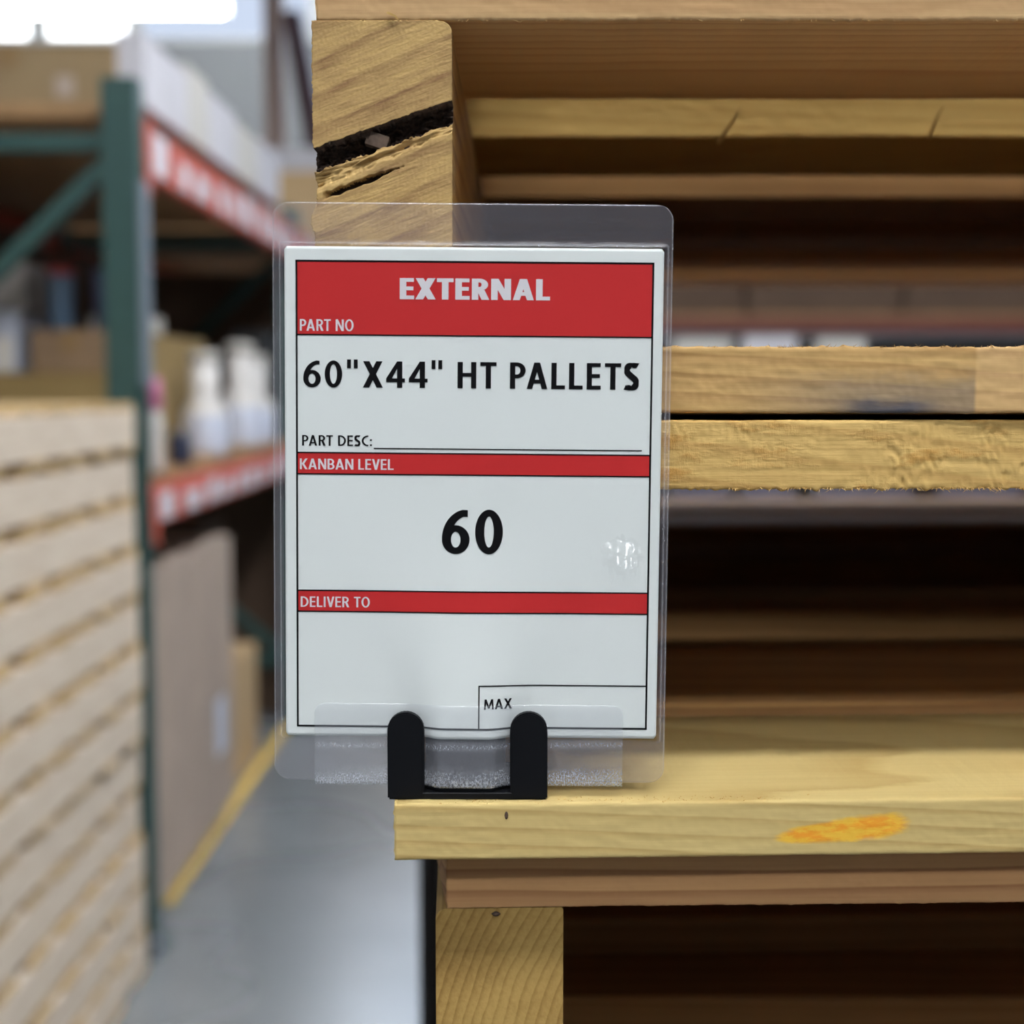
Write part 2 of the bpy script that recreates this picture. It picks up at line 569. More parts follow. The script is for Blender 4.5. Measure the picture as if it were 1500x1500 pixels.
def cracked_stringer(w_, h_, L):
    """local X = into the stack, Y from the right edge to the left edge, Z up. a = mm from left, b = mm from top"""
    na, nb = 130, 330
    vs, fs, idx = [], [], []
    W, H = w_ * 1000, h_ * 1000
    def wob(a):
        return 0.5 * nz(a * 0.35, 1.0) + 0.3 * nz(a * 1.4, 4.0)
    def depth(a, b):
        yu = 33.2 - 12.3 * a / 36 + wob(a)
        yl = yu + 6.0 + 0.9 * nz(a * 0.3, 7.0) + 0.5 * nz(a * 1.1, 9.0)
        if a > 27:
            yl -= 0.3
        ins = smoothstep(yu - 0.10, yu + 0.16, b) * (1 - smoothstep(yl - 0.5, yl + 0.2, b))
        d = ins * (7.5 + 2.2 * nz(a * 0.5, b * 0.9, 3.0) + 1.2 * nz(a * 1.6, b * 2.0, 5.0))
        # torn ledge under the pocket
        led = smoothstep(yl - 0.4, yl + 0.3, b) * (1 - smoothstep(yl + 3.2 - 0.03 * a, yl + 6.0 - 0.10 * a, b))
        g = (b + a * 0.36)
        d += led * (1.1 + 1.5 * nz(g * 0.9, a * 0.18, 2.0) + 1.1 * nz(g * 2.4, a * 0.3, 8.0))
        # thin second split, left half only
        yc = 46.8 - 8.6 * a / 23 + 0.4 * nz(a * 0.4, 12.0)
        hw = 1.0 * (1 - smoothstep(15, 24, a)) * (0.75 + 0.5 * nz(a * 0.5, 14.0)) + 0.02
        if a < 24:
            d += 4.0 * (1 - smoothstep(hw * 0.6, hw * 1.25, abs(b - yc))) * smoothstep(2, 6, a)
        d += 0.06 * nz(a * 1.6 , b * 1.6, 1.0)
        s = (b + a * 0.38)
        d += 0.07 * nz(s * 2.6, a * 0.25, 6.0)
        return max(-0.15, d), ins
    dep = {}
    for j in range(nb + 1):
        b = H * j / nb
        yu0 = 33.2
        left = 0.35 * nz(b * 0.5, 20.0) + 0.35 * nz(b * 2.2, 22.0)
        left += 0.9 * smoothstep(yu0 - 1, yu0 + 3, b) * (1 - smoothstep(41, 44, b)) + 0.5 * exp(-((b - 51) / 2.0) ** 2)
        left -= 0.7 * exp(-((b - 46) / 2.5) ** 2)
        right = 0.15 * nz(b * 0.8, 30.0)
        # rounded upper right corner
        rc = 3.4
        cut = rc - sqrt(max(0.0, rc * rc - (rc - b) ** 2)) if b < rc else 0.0
        for i in range(na + 1):
            a0 = left
            a1 = W + right - cut
            a = a0 + (a1 - a0) * i / na
            gw = smoothstep(0, 18, b) * (1 - smoothstep(56, 80, b))
            bb = b - (12.3 / 36 * (a - 18) - wob(a)) * gw
            d, ins = depth(a, bb)
            edge = min(i, na - i, j, nb - j)
            if j == 0:
                a += 0
            dep[(i, j)] = d
            zb = H - bb + (0.25 * nz(a * 1.5, 40.0) if j == 0 else 0)
            vs.append((d / 1000 if edge > 0 else max(0.0, d) / 1000, (W - a) / 1000, zb / 1000))
    n1 = na + 1
    for j in range(nb):
        for i in range(na):
            fs.append((j * n1 + i, (j + 1) * n1 + i, (j + 1) * n1 + i + 1, j * n1 + i + 1))
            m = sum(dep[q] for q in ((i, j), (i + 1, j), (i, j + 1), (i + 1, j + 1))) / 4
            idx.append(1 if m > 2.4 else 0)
    loop = [j * n1 for j in range(nb + 1)] + [nb * n1 + i for i in range(1, na + 1)] + \
           [j * n1 + na for j in range(nb - 1, -1, -1)] + [i for i in range(na - 1, 0, -1)]
    base = len(vs)
    K = len(loop)
    for dx in (0.012, L):
        for q in loop:
            v = vs[q]
            yy = min(max(v[1], 0.0), w_)
            vs.append((dx, yy if dx > 0.02 else v[1], v[2]))
    for k in range(K):
        k2 = (k + 1) % K
        fs.append((loop[k2], loop[k], base + k, base + k2)); idx.append(0)
        fs.append((base + k2, base + k, base + K + k, base + K + k2)); idx.append(0)
    fs.append(tuple(base + K + k for k in range(K))); idx.append(0)
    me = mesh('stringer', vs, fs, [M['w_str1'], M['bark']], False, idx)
    bm = bmesh.new(); bm.from_mesh(me)
    bmesh.ops.recalc_face_normals(bm, faces=bm.faces)
    bm.to_mesh(me); bm.free()
    me.polygons.foreach_set('use_smooth', [i < na * nb for i in range(len(me.polygons))])
    return me


def chamfer_stringer(w_, h_, L, mat):
    """sound stringer, upper left arris planed away; local frame as above"""
    vs, fs = [], []
    prof = [(0, 0), (w_, 0)]
    for t in range(5):
        a = t / 4 * pi / 2
        prof.append((w_ - 0.0032 * (1 - cos(a)), h_ - 0.0026 * (1 - sin(a))))
    prof += [(0.0006, h_), (0, h_ - 0.0006)]
    n = len(prof)
    bm = bmesh.new()
    fa = bm.faces.new([bm.verts.new((0, y, z)) for y, z in prof])
    r = bmesh.ops.extrude_face_region(bm, geom=[fa])
    bmesh.ops.translate(bm, verts=[v for v in r['geom'] if isinstance(v, bmesh.types.BMVert)], vec=(L, 0, 0))
    return bm_mesh('stringer', bm, mat)


HL0 = 0.122
# ---- upper pallet: cracked stringer, blue dyed bottom board
Z1 = 1.4912
H1 = 1.6139 - Z1
deck1 = plank('deck_board', PL, BW, 0.018, M['w_deck1'], 3, 0.0002, 0.0006, 0.00015)
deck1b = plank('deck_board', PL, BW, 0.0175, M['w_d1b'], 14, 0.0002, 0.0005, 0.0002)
bot1 = plank('bottom_board', PL, BW, 0.0177, M['w_p1b'], 5, 0.0007, 0.0002, 0.0002, bow=0.0003)
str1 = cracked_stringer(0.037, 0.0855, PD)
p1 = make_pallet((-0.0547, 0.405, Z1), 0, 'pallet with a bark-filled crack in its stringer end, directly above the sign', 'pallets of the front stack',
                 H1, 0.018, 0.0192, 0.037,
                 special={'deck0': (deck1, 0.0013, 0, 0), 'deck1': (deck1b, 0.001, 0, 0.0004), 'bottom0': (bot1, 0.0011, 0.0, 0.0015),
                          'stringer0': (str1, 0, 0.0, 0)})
# bark left in the crack
for (a, b, s, m) in ((20.2, 30.6, (2.9, 1.9), 'barkgrey'), (26.5, 26.6, (3.6, 0.9), 'bark'), (8.7, 36.6, (1.6, 1.1), 'barkgrey'), (29.5, 24.8, (2.0, 1.3), 'bark'),
                     (13.0, 37.0, (1.4, 0.7), 'barkgrey'), (23.0, 28.6, (1.4, 1.6), 'bark')):
    bm = bmesh.new()
    add_box(bm, (0.0025, -s[0] / 1000, -s[1] / 1000), (0.012, s[0] / 1000, s[1] / 1000), 0.00005, 1)
    bmesh.ops.subdivide_edges(bm, edges=bm.edges, cuts=2, use_grid_fill=True)
    for v in bm.verts:
        v.co += Vector((nz(v.co.x * 400, v.co.y * 400, a), nz(v.co.y * 500, v.co.z * 400, b), nz(v.co.z * 500, v.co.x * 300, a + b))) * 0.0003
    o = link('bark_chunk', bm_mesh('bark_chunk', bm, M[m]), p1, (0.037 - a / 1000, 0.0, 0.0192 + 0.0855 - b / 1000), (0, 0, pi / 2))
    o.rotation_euler = (radians(18), 0, pi / 2)
    o['label'] = 'dark bark flake in the crack'
# loose splinters
for nm, a, b, r in (('splinter', (0.127, 0.150, 0.0965), (0.138, 0.162, 0.113), 0.0009), ('splinter', (0.205, 0.155, 0.0990), (0.216, 0.172, 0.116), 0.0009),
                    ('splinter', (0.0200, -0.0008, 0.1065), (0.0235, -0.0012, 0.1040), 0.0004)):
    fibres(nm, [(a, b, r)], M['w_d1b'], p1)
pts = []
for i in range(170):
    x = random.uniform(0.0, 0.2)
    z = 0.0192 + 0.0001
    L_ = random.uniform(0.0006, 0.0019)
    pts.append(((x, 0.0004, z - 0.0004), (x + random.uniform(-1, 1) * L_, random.uniform(-0.0006, 0.0006), z + L_ * random.uniform(0.2, 0.6)), 0.00011))
for i in range(60):
    x = random.uniform(0.0, 0.2)
    z = H1 - 0.018
    L_ = random.uniform(0.0006, 0.0022)
    pts.append(((x, 0.0004, z + 0.0003), (x + random.uniform(-1, 1) * L_, random.uniform(-0.0006, 0.0004), z - L_ * random.uniform(0.1, 0.4)), 0.00012))
tag(fibres('wood_fibres', pts, M['w_p1b'], p1), kind='stuff')

make_pallet((-0.050, 0.409, Z1 + H1 + 0.0006), radians(-0.6), 'unseen pallet added on top to shade the one with the cracked stringer end', 'pallets of the front stack', HL0, 0.0177, 0.017, 0.035)  # out of view, added to darken the inside of the pallet below

# ---- second pallet: torn deck board, bottom board that carries the sign, orange paint
R2 = radians(2.55)
Z2 = 1.3757
H2 = Z1 - Z2 - 0.0004


def tear2(x, z, T):
    k = 0.0
    m1 = smoothstep(0.12, 0.135, x) * (1 - smoothstep(0.17, 0.182, x))
    m2 = smoothstep(0.0, 0.004, x) * (1 - smoothstep(0.105, 0.125, x)) * smoothstep(0.25, 0.8, z / T)
    m3 = smoothstep(0.185, 0.192, x)
    n = nz(x * 900, z * 420, 3.0) + 0.6 * nz(x * 2000, z * 1100, 5.0)
    big = nz(x * 120, z * 160, 9.0)
    for m in (m1, m2 * 0.7, m3):
        k += m * max(0.0, big + 0.25) * (n * 0.0011 + 0.0002)
    return k


deck2 = plank('deck_board', PL, BW, 0.0185, M['w_p2t'], 7, 0.0002, 0.0012, 0.0002, tearf=tear2, bow=0.0003)
bot2 = plank('bottom_board', PL, 0.103, 0.0150, M['w_p2b'], 9, 0.0002, 0.0001, 0.00012, bow=0.0002)
DY2 = 0.0150
p2 = make_pallet((-0.0325, 0.385, Z2), R2, 'pallet whose yellow bottom board carries the sign clip and an orange paint smear', 'pallets of the front stack',
                 H2, 0.0185, 0.0150, 0.035,
                 special={'deck0': (deck2, 0.0, DY2, -0.0001), 'bottom0': (bot2, 0.0, 0.0, 0.0)},
                 deck_y=[y + (DY2 if y else 0) for y in DECK_Y], bot_y=[0, 0.122, 0.335, 0.55, 0.765, 0.95], front_off=0.026)
pts = []
for i in range(230):
    x = random.uniform(0.09, 0.21) if i % 4 else random.uniform(0.145, 0.165)
    z = H2 - 0.0185
    L_ = random.uniform(0.0007, 0.0026)
    pts.append(((x, DY2 + 0.0005, z + 0.0004), (x + random.uniform(-1, 1) * L_, DY2 + random.uniform(-0.0012, 0.0004), z - L_ * random.uniform(0.05, 0.65)), 0.00014))
for i in range(160):      # fuzz on the rough sawn upper face beside and under the sign foot
    x = random.uniform(0.001, 0.11)
    y = random.uniform(0.0004, 0.006)
    L_ = random.uniform(0.0005, 0.0014)
    pts.append(((x, y, 0.0148), (x + random.uniform(-1, 1) * L_, y + random.uniform(-0.0006, 0.0004), 0.0150 + L_ * 0.3), 0.00013))
tag(fibres('wood_fibres', pts, M['w_p2t'], p2), kind='stuff')


def fleck(parent, x, y, z, sx, sz):
    bm = bmesh.new()
    bmesh.ops.create_icosphere(bm, subdivisions=2, radius=1)
    for v in bm.verts:
        v.co = Vector((v.co.x * sx * (1 + 0.4 * nz(v.co.z * 2, x * 99)), v.co.y * 0.0004, v.co.z * sz))
    o = link('bark_fleck', bm_mesh('bark_fleck', bm, M['bark'], True), parent, (x, y, z))
    o['label'] = 'tiny dark fleck'


fleck(p2, 0.0293, -0.0001, 0.0119, 0.0005, 0.0011)

# ---- third pallet
R3 = radians(2.2)
NLOW = 11
HL = 1.3750 / NLOW
Z3 = 1.3750 - HL
deck3 = plank('deck_board', PL, BW, 0.0177, M['w_p3t'], 12, 0.0002, 0.0003, 0.00015, skew=-0.075)
str3 = chamfer_stringer(0.035, HL - 0.0177 - 0.017, PD, M['w_str3'])
p3 = make_pallet((-0.0227, 0.400, Z3), R3, 'pallet under the sign clip, reddish deck board over a ringed stringer end', 'pallets of the front stack',
                 HL, 0.0177, 0.017, 0.035, special={'deck0': (deck3, 0.0030, 0.0, 0.0), 'stringer0': (str3, 0, 0.0005, 0)})
fleck(p3, 0.0165, -0.0003, HL - 0.0190, 0.0011, 0.0007)

ORD = ['second', 'third', 'fourth', 'fifth', 'sixth', 'seventh', 'eighth', 'ninth', 'tenth', 'eleventh', 'twelfth', 'thirteenth']
for k in range(NLOW - 1):
    make_pallet((-0.02 + 0.008 * sin(k * 2.1), 0.402 + 0.006 * cos(k * 1.7), Z3 - HL * (k + 1)), radians(1.2 * sin(k * 3.0)),
                'wooden pallet low in the front stack, %s below the sign clip' % ORD[k], 'pallets of the front stack', HL, 0.0177, 0.017, 0.035)

# ------------------------------------------------------------------ sign holder (black clip with clear strip)
SX, SY, SZ = -0.0127, 0.3935, Z2 + 0.0151       # foot of the holder on the board
ROLL = radians(0.5)


def bulge(u, v):
    """how far (mm) the middle tongue pushes the sheet towards the viewer between the two prongs"""
    vv = max(0.0, v - 14.0)
    t = smoothstep(0, 1, (11.6 + 0.55 * vv - abs(u + 0.9)) / (5.0 + 0.85 * vv))
    return 3.3 * t * (1 - smoothstep(0, 80, v))


holder = empty('sign_holder', (SX, SY, SZ))
tag(holder, 'black two-prong plastic clip with clear strip standing on the yellow board', 'clip')


def prong(name, u0, u1, h, y0, y1, par):
    r = (u1 - u0) / 2
    pr = [(u0, 0), (u1, 0)]
    for i in range(17):
        t = pi * i / 16
        pr.append(((u0 + u1) / 2 + r * cos(t), h - r + r * sin(t)))
    bm = bmesh.new()
    fa = bm.faces.new([bm.verts.new((x / 1000, y0 / 1000, z / 1000)) for x, z in pr])
    rr = bmesh.ops.extrude_face_region(bm, geom=[fa])
    bmesh.ops.translate(bm, verts=[v for v in rr['geom'] if isinstance(v, bmesh.types.BMVert)], vec=(0, (y1 - y0) / 1000, 0))
    bmesh.ops.bevel(bm, geom=[e for e in bm.edges if e.is_boundary or True], offset=0.00045, segments=2, affect='EDGES', clamp_overlap=True)
    return link(name, bm_mesh(name, bm, M['blackplastic']), par)


prong('prong', -22.0, -12.3, 23.4, -3.9, -1.0, holder)
prong('prong', 10.4, 20.3, 23.4, -3.9, -1.0, holder)
box('clip_base', (-0.0130, -0.0036, 0.0), (0.0112, 0.011, 0.0018), M['blackplastic'], holder, 0.0002)
box('back_plate', (-0.022, 0.0012, 0.0016), (0.0203, 0.0030, 0.0085), M['blackplastic'], holder, 0.0003)


def to_local(u, v, wv):
    """sheet coordinates (mm right, mm up, mm towards the viewer) -> holder frame in m, with the sheet's slight roll"""
    c, s = cos(-ROLL), sin(-ROLL)
    dv = v - 81.0
    return Vector(((u * c - dv * s) / 1000, -wv / 1000, (81.0 + u * s + dv * c) / 1000))


def sheet_grid(name, u0, u1, v0, v1, rad, nu, nv, wfun, mat, parent, corners=(1, 1, 1, 1), thick=0.0, edge=None, rim=0.0, zone=None):
    """rounded sheet following the bulge; corners = BL BR TL TR"""
    vs, fs, idx = [], [], []
    for j in range(nv + 1):
        t = j / nv
        v = v0 + (v1 - v0) * t
        db, dt = v - v0, v1 - v
        def inset(cb, ct):
            for on, d in ((cb, db), (ct, dt)):
                if on and d < rad:
                    return rad - sqrt(max(0, rad * rad - (rad - d) ** 2))
            return 0.0
        a = u0 + inset(corners[0], corners[2])
        b = u1 - inset(corners[1], corners[3])
        for i in range(nu + 1):
            u = a + (b - a) * i / nu
            vs.append(to_local(u, v, wfun(u, v) + bulge(u, v)))
    n1 = nu + 1
    for j in range(nv):
        for i in range(nu):
            fs.append((j * n1 + i, j * n1 + i + 1, (j + 1) * n1 + i + 1, (j + 1) * n1 + i))
            mi = 0
            if zone or rim:
                t = (j + 0.5) / nv
                uc = u0 + (u1 - u0) * (i + 0.5) / nu; vc = v0 + (v1 - v0) * t
                if zone:
                    mi = zone(uc, vc)
                if rim and (i < rim or i >= nu - rim or j < rim or j >= nv - rim):
                    mi = 1
            idx.append(mi)
    if thick > 0:
        base = len(vs)
        loop = [i for i in range(n1)] + [j * n1 + nu for j in range(1, nv + 1)] + [nv * n1 + i for i in range(nu - 1, -1, -1)] + \
               [j * n1 for j in range(nv - 1, 0, -1)]
        # back sheet: lies on the bulge without the ridge detail, coarser
        nb_u, nb_v = nu // 4, nv // 4
        K = len(loop)
        for q in loop:
            vs.append(vs[q] + Vector((0, thick / 1000, 0)))
        for k in range(K):
            k2 = (k + 1) % K
            fs.append((loop[k], base + k, base + k2, loop[k2]))
            idx.append(1)
    me = mesh(name, vs, fs, (list(mat) if isinstance(mat, list) else [mat, edge or mat]), True, idx)
    return link(name, me, parent)


# clear strip folded round the lower edge of the sheet: front leaf, back leaf, fold
def strip_w(u, v):
    return 0.75 + 0.06 * nz(u * 0.12, v * 0.2, 5.0)


def strip_back(u, v):
    return -0.55


so = sheet_grid('clear_strip', -41.0, 40.9, 3.1, 25.0, 2.6, 150, 44, strip_w, M['strip'], holder, (0, 0, 1, 1), 0.12, M['filmedge'])
tg = sheet_grid('back_tongue', -11.6, 9.8, 1.2, 17.5, 0.5, 30, 16, lambda u, v: -0.95, M['blackplastic'], holder, (0, 0, 1, 1), 1.0, M['blackplastic'])
tg['label'] = 'black tongue behind the sheet between the prongs'
so['label'] = 'clear plastic strip clouded with dried adhesive'
sb = sheet_grid('strip_fold', -41.0, 40.9, 2.9, 3.9, 0.1, 150, 6, lambda u, v: 0.75 - 1.1 * (1 - (v - 2.9)) if v < 3.9 else 0.75, M['filmedge'], holder, (0, 0, 0, 0))
sb['label'] = 'bright fold along the lower edge of the strip'

# ------------------------------------------------------------------ the laminated sign
sign = empty('kanban_sign', (SX, SY, SZ))
tag(sign, 'laminated white and red card sign reading EXTERNAL and 60 in a black clip', 'sign')
CU0, CU1, CV0, CV1 = -48.7, 49.8, 16.0, 144.9


def card_w(u, v):
    return 0.0


co_ = sheet_grid('card', CU0, CU1, CV0, CV1, 0.6, 150, 150, card_w, M['paper'], sign, (1, 1, 1, 1), 0.25, M['paper'])
co_['label'] = 'white printed card'


def dist_card(u, v):
    dx = max(CU0 - u, u - CU1)
    dy = max(CV0 - v, v - CV1)
    if dx > 0 and dy > 0:
        return sqrt(dx * dx + dy * dy)
    return max(dx, dy)


def blister_r(u, v):
    a, b = (u - 40.0) / 4.1, (v - 65.0) / 4.2
    return sqrt(a * a + b * b) * (1 + 0.5 * nz(u * 0.9, v * 0.35, 4.0))


def film_w(u, v):
    d = dist_card(u, v)
    wv = 0.30 - 0.42 * smoothstep(0.1, 1.3, d)                 # shoulder where the film steps off the card
    wv += 0.16 * exp(-((d - 1.15) / 0.28) ** 2)                 # seal ridge
    wv += 0.05 * nz(u * 0.05, v * 0.05, 2.0) + (0.010 * nz(u * 0.25, v * 0.2, 6.0) if d < 0 else 0.02 * nz(u * 0.3, v * 0.3, 6.0))
    # air blister
    r = blister_r(u, v)
    if r < 1.6:
        q = 1 / (1 + r ** 10)
        ph = (v - 60.6 + 1.3 * nz(u * 0.5, 1.0)) / 4.4
        wv += q * (0.375 + 0.035 * nz(u * 0.9, v * 0.4, 8.0)) * 4.4 * (1 - (ph - math.floor(ph)))
    return wv


fo = sheet_grid('laminate_front', -51.8, 52.1, 4.0, 156.2, 4.2, 300, 420, film_w, [M['film'], M['filmedge'], M['margin'], M['blister']], sign, (1, 1, 1, 1), 0.30, M['filmedge'], 1,
                lambda u, v: (1 if 0.95 < dist_card(u, v) < 1.3 else 2) if dist_card(u, v) > 0.4 else (3 if blister_r(u, v) < 1.3 else 0))  # paler haze on the seal ridge stands in for its reflected highlight
fo['label'] = 'clear laminate film with sealed margin'
fb = sheet_grid('laminate_back', -51.7, 52.0, 4.1, 156.1, 4.2, 150, 150, lambda u, v: -0.42, [M['film'], M['filmedge'], M['margin']], sign, zone=lambda u, v: 2 if dist_card(u, v) > 0.4 else 0)

# ---- print
INK = 0.06


def surf(u, v, lift):
    return to_local(u, v, bulge(u, v) + lift)


def quad_strip(vs, fs, p0, p1, p2, p3, lift, n=1, m=1):
    """bilinear patch p0 p1 p2 p3 (ccw) laid on the card"""
    b = len(vs)
    for j in range(m + 1):
        for i in range(n + 1):
            s, t_ = i / n, j / m
            u = (p0[0] * (1 - s) + p1[0] * s) * (1 - t_) + (p3[0] * (1 - s) + p2[0] * s) * t_
            v = (p0[1] * (1 - s) + p1[1] * s) * (1 - t_) + (p3[1] * (1 - s) + p2[1] * s) * t_
            vs.append(surf(u, v, lift))
    for j in range(m):
        for i in range(n):
            fs.append((b + j * (n + 1) + i, b + j * (n + 1) + i + 1, b + (j + 1) * (n + 1) + i + 1, b + (j + 1) * (n + 1) + i))


def prect(name, u0, v0, u1, v1, mat, lift, label=None):
    vs, fs = [], []
    quad_strip(vs, fs, (u0, v0), (u1, v0), (u1, v1), (u0, v1), lift, max(1, int(abs(u1 - u0) / 0.6)), max(1, int(abs(v1 - v0) / 0.9)))
    o = link(name, mesh(name, vs, fs, mat), sign)
    if label:
        o['label'] = label
    return o


BL, BR, BT, BB = -45.8, 47.3, 141.4, 18.4
prect('red_band', BL, 122.1, BR, BT, M['red'], INK, 'red header band')
prect('red_band', BL, 85.8, BR, 91.4, M['red'], INK, 'narrow red band')
prect('red_band', BL, 49.4, BR, 55.0, M['red'], INK, 'narrow red band')
T_ = 0.5
lines = [(BL, BT - T_, BR, BT), (BL, BB, BR, BB + T_), (BL, BB, BL + T_, BT), (BR - T_, BB, BR, BT)]
for v in (122.1, 91.4, 85.8, 55.0, 49.4):
    lines.append((BL, v - 0.18, BR, v + 0.18))
lines += [(-25.4, 92.45, 44.8, 92.75), (2.5, BB, 2.85, 30.2), (2.5, 29.95, BR, 30.3)]
for l in lines:
    prect('printed_line', *l, M['ink'], INK * 2)


# ---- lettering: humanist condensed capitals drawn as stroke polygons (cap height 1)
def glyph(ch, s, W=None):
    """returns (width, list of quads). s = stem width"""
    t = s * 0.86
    class Lv(list):
        lev = 0
        def append(self, v):
            self.lev += 1
            list.append(self, (self.lev, v))
    q = Lv()
    def rect(x0, y0, x1, y1): q.append(((x0, y0), (x1, y0), (x1, y1), (x0, y1)))
    def diag(xb, xt, wd, y0=0.0, y1=1.0): q.append(((xb, y0), (xb + wd, y0), (xt + wd, y1), (xt, y1)))
    def arc(cx, cy, rx, ry, a0, a1, sx=None, sy=None, n=22):
        sx = sx or s; sy = sy or t
        q.lev += 1
        for i in range(n):
            A = radians(a0 + (a1 - a0) * i / n); B = radians(a0 + (a1 - a0) * (i + 1) / n)
            def P(a, k): return (cx + (rx - k * sx) * cos(a), cy + (ry - k * sy) * sin(a))
            list.append(q, (q.lev, (P(A, 0), P(B, 0), P(B, 1), P(A, 1))))
    def bowl(x0, cx, xr, y0, y1):
        cy, ry = (y0 + y1) / 2, (y1 - y0) / 2
        rect(x0, y1 - t, cx, y1); rect(x0, y0, cx, y0 + t)
        arc(cx, cy, xr - cx, ry, 90, -90)
    w = 0.5
    if ch == 'A':
        w = 0.66; d = s * 1.06
        diag(0, w / 2 - d / 2 - 0.004, d); diag(w - d, w / 2 - d / 2 + 0.004, d)
        rect(0.16 * w / 0.66 + 0.02, 0.21, w - 0.18 * w / 0.66, 0.21 + t)
    elif ch == 'B':
        w = 0.54; rect(0, 0, s, 1); bowl(0, w * 0.45, w, 0, 0.55); bowl(0, w * 0.42, w * 0.94, 0.55 - t, 1)
    elif ch == 'C':
        w = 0.53; arc(w * 0.98, 0.5, w * 0.98, 0.515, 98, 262, s * 1.02, t, 30)
        rect(w * 0.86, 1.015 - t, w * 0.86 + 0.001, 1.015)
        q.append(((w * 0.84, 1.015), (w, 0.985), (w * 0.96, 0.985 - t), (w * 0.84, 1.015 - t)))
        q.append(((w * 0.84, -0.015), (w, 0.015), (w * 0.96, 0.015 + t), (w * 0.84, -0.015 + t)))
    elif ch == 'D':
        w = 0.62; rect(0, 0, s, 1); bowl(0, w * 0.30, w, 0, 1)
    elif ch == 'E':
        w = 0.45; rect(0, 0, s, 1); rect(0, 0, w, t); rect(0, 1 - t, w * 0.98, 1); rect(0, 0.5 - t * 0.42, w * 0.94, 0.5 + t * 0.58)
    elif ch == 'H':
        w = 0.60; rect(0, 0, s, 1); rect(w - s, 0, w, 1); rect(0, 0.5 - t * 0.4, w, 0.5 + t * 0.6)
    elif ch == 'I':
        w = s; rect(0, 0, s, 1)
    elif ch == 'K':
        w = 0.60; rect(0, 0, s, 1); diag(s * 0.95, w - s * 1.28, s * 1.22, 0.50, 1); q.append(((w - s * 1.25, 0), (w, 0), (s * 2.05, 0.56), (s * 0.85, 0.56)))
    elif ch == 'L':
        w = 0.44; rect(0, 0, s, 1); rect(0, 0, w, t)
    elif ch == 'M':
        w = 0.78; diag(0, 0.05, s * 0.95); diag(w - s * 0.95, w - 0.05 - s * 0.95, s * 0.95)
        diag(w / 2 - s * 0.5, 0.06, s * 0.98, 0.12); diag(w / 2 - s * 0.5, w - 0.06 - s * 0.98, s * 0.98, 0.12)
    elif ch == 'N':
        w = 0.62; rect(0, 0, s, 1); rect(w - s, 0, w, 1); diag(w - s * 1.12, 0, s * 1.12)
    elif ch in 'O':
        w = 0.66; arc(w / 2, 0.5, w / 2, 0.515, 0, 360, n=44)
    elif ch == 'P':
        w = 0.50; rect(0, 0, s, 1); bowl(0, w * 0.44, w, 0.40, 1)
    elif ch == 'R':
        w = 0.54; rect(0, 0, s, 1); bowl(0, w * 0.44, w * 0.94, 0.43, 1)
        q.append(((w - s * 1.15, 0), (w + 0.01, 0), (w * 0.66 + s * 0.2, 0.46), (w * 0.66 - s * 0.95, 0.46)))
    elif ch == 'S':
        w = 0.46
        pts = []
        for a in range(38, 231, 8):
            pts.append((w * 0.52 + (w * 0.52 - s / 2) * cos(radians(a)), 0.745 + (0.268 - t / 2) * sin(radians(a))))
        pts[0] = (w * 0.93, 1.0 - t * 0.62)
        pts[1] = (w * 0.80, 1.012 - t * 0.5)
        for a in range(50, -130, -8):
            pts.append((w * 0.48 + (w * 0.52 - s / 2) * cos(radians(a)), 0.258 + (0.27 - t / 2) * sin(radians(a))))
        pts.append((w * 0.22, -0.012 + t * 0.5)); pts.append((w * 0.03, t * 0.66))
        prev = None
        for i, p in enumerate(pts):
            a = pts[max(0, i - 1)]; b = pts[min(len(pts) - 1, i + 1)]
            dx, dy = b[0] - a[0], b[1] - a[1]
            l = sqrt(dx * dx + dy * dy) or 1
            k = (t * abs(dx / l) + s * abs(dy / l)) / 2
            k = max(k, t / 2)
            L_ = (p[0] - dy / l * k, p[1] + dx / l * k); R_ = (p[0] + dy / l * k, p[1] - dx / l * k)
            if prev: list.append(q, (1, (prev[0], prev[1], R_, L_)))
            prev = (L_, R_)
    elif ch == 'T':
        w = 0.52; rect(0, 1 - t, w, 1); rect(w / 2 - s / 2, 0, w / 2 + s / 2, 1)
    elif ch == 'V':
        w = 0.60; d = s * 1.06; diag(w / 2 - d / 2 - 0.003, 0, d); diag(w / 2 - d / 2 + 0.003, w - d, d)
    elif ch == 'X':
        w = 0.64; d = s * 1.20; diag(0, w - d - 0.01, d); diag(w - d, 0.01, d)
    elif ch == '0':
        w = 0.56; arc(w / 2, 0.5, w / 2, 0.515, 0, 360, s, t, 44)
    elif ch == '6':
        w = 0.56; arc(w / 2, 0.318, w / 2, 0.332, 0, 360, s, t * 0.95, 44)
        arc(w * 0.90, 0.33, w * 0.90, 0.685, 100, 180, s, t, 26)
        q.append(((w * 0.74, 1.005), (w * 0.93, 1.0), (w * 0.93, 1.0 - t), (w * 0.74, 1.005 - t)))
    elif ch == '4':
        w = 0.60; rect(w * 0.58, 0, w * 0.58 + s, 1); rect(0, 0.21, w, 0.21 + t)
        q.append(((0, 0.21), (s * 0.9, 0.21 + t * 0.5), (w * 0.58 + s * 0.5, 0.90), (w * 0.58, 1.0)))
        q.append(((0, 0.21), (0, 0.21 + t), (w * 0.58, 1.0), (w * 0.58 + s * 0.3, 0.86)))
    elif ch == '"':
        w = 0.34; rect(0, 0.72, 0.125, 1.06); rect(0.215, 0.72, 0.34, 1.06)
    elif ch == ':':
        w = s * 1.05; rect(0, 0.02, w, 0.02 + s); rect(0, 0.50, w, 0.50 + s)
    elif ch == ' ':
        w = 0.18
    return w, q


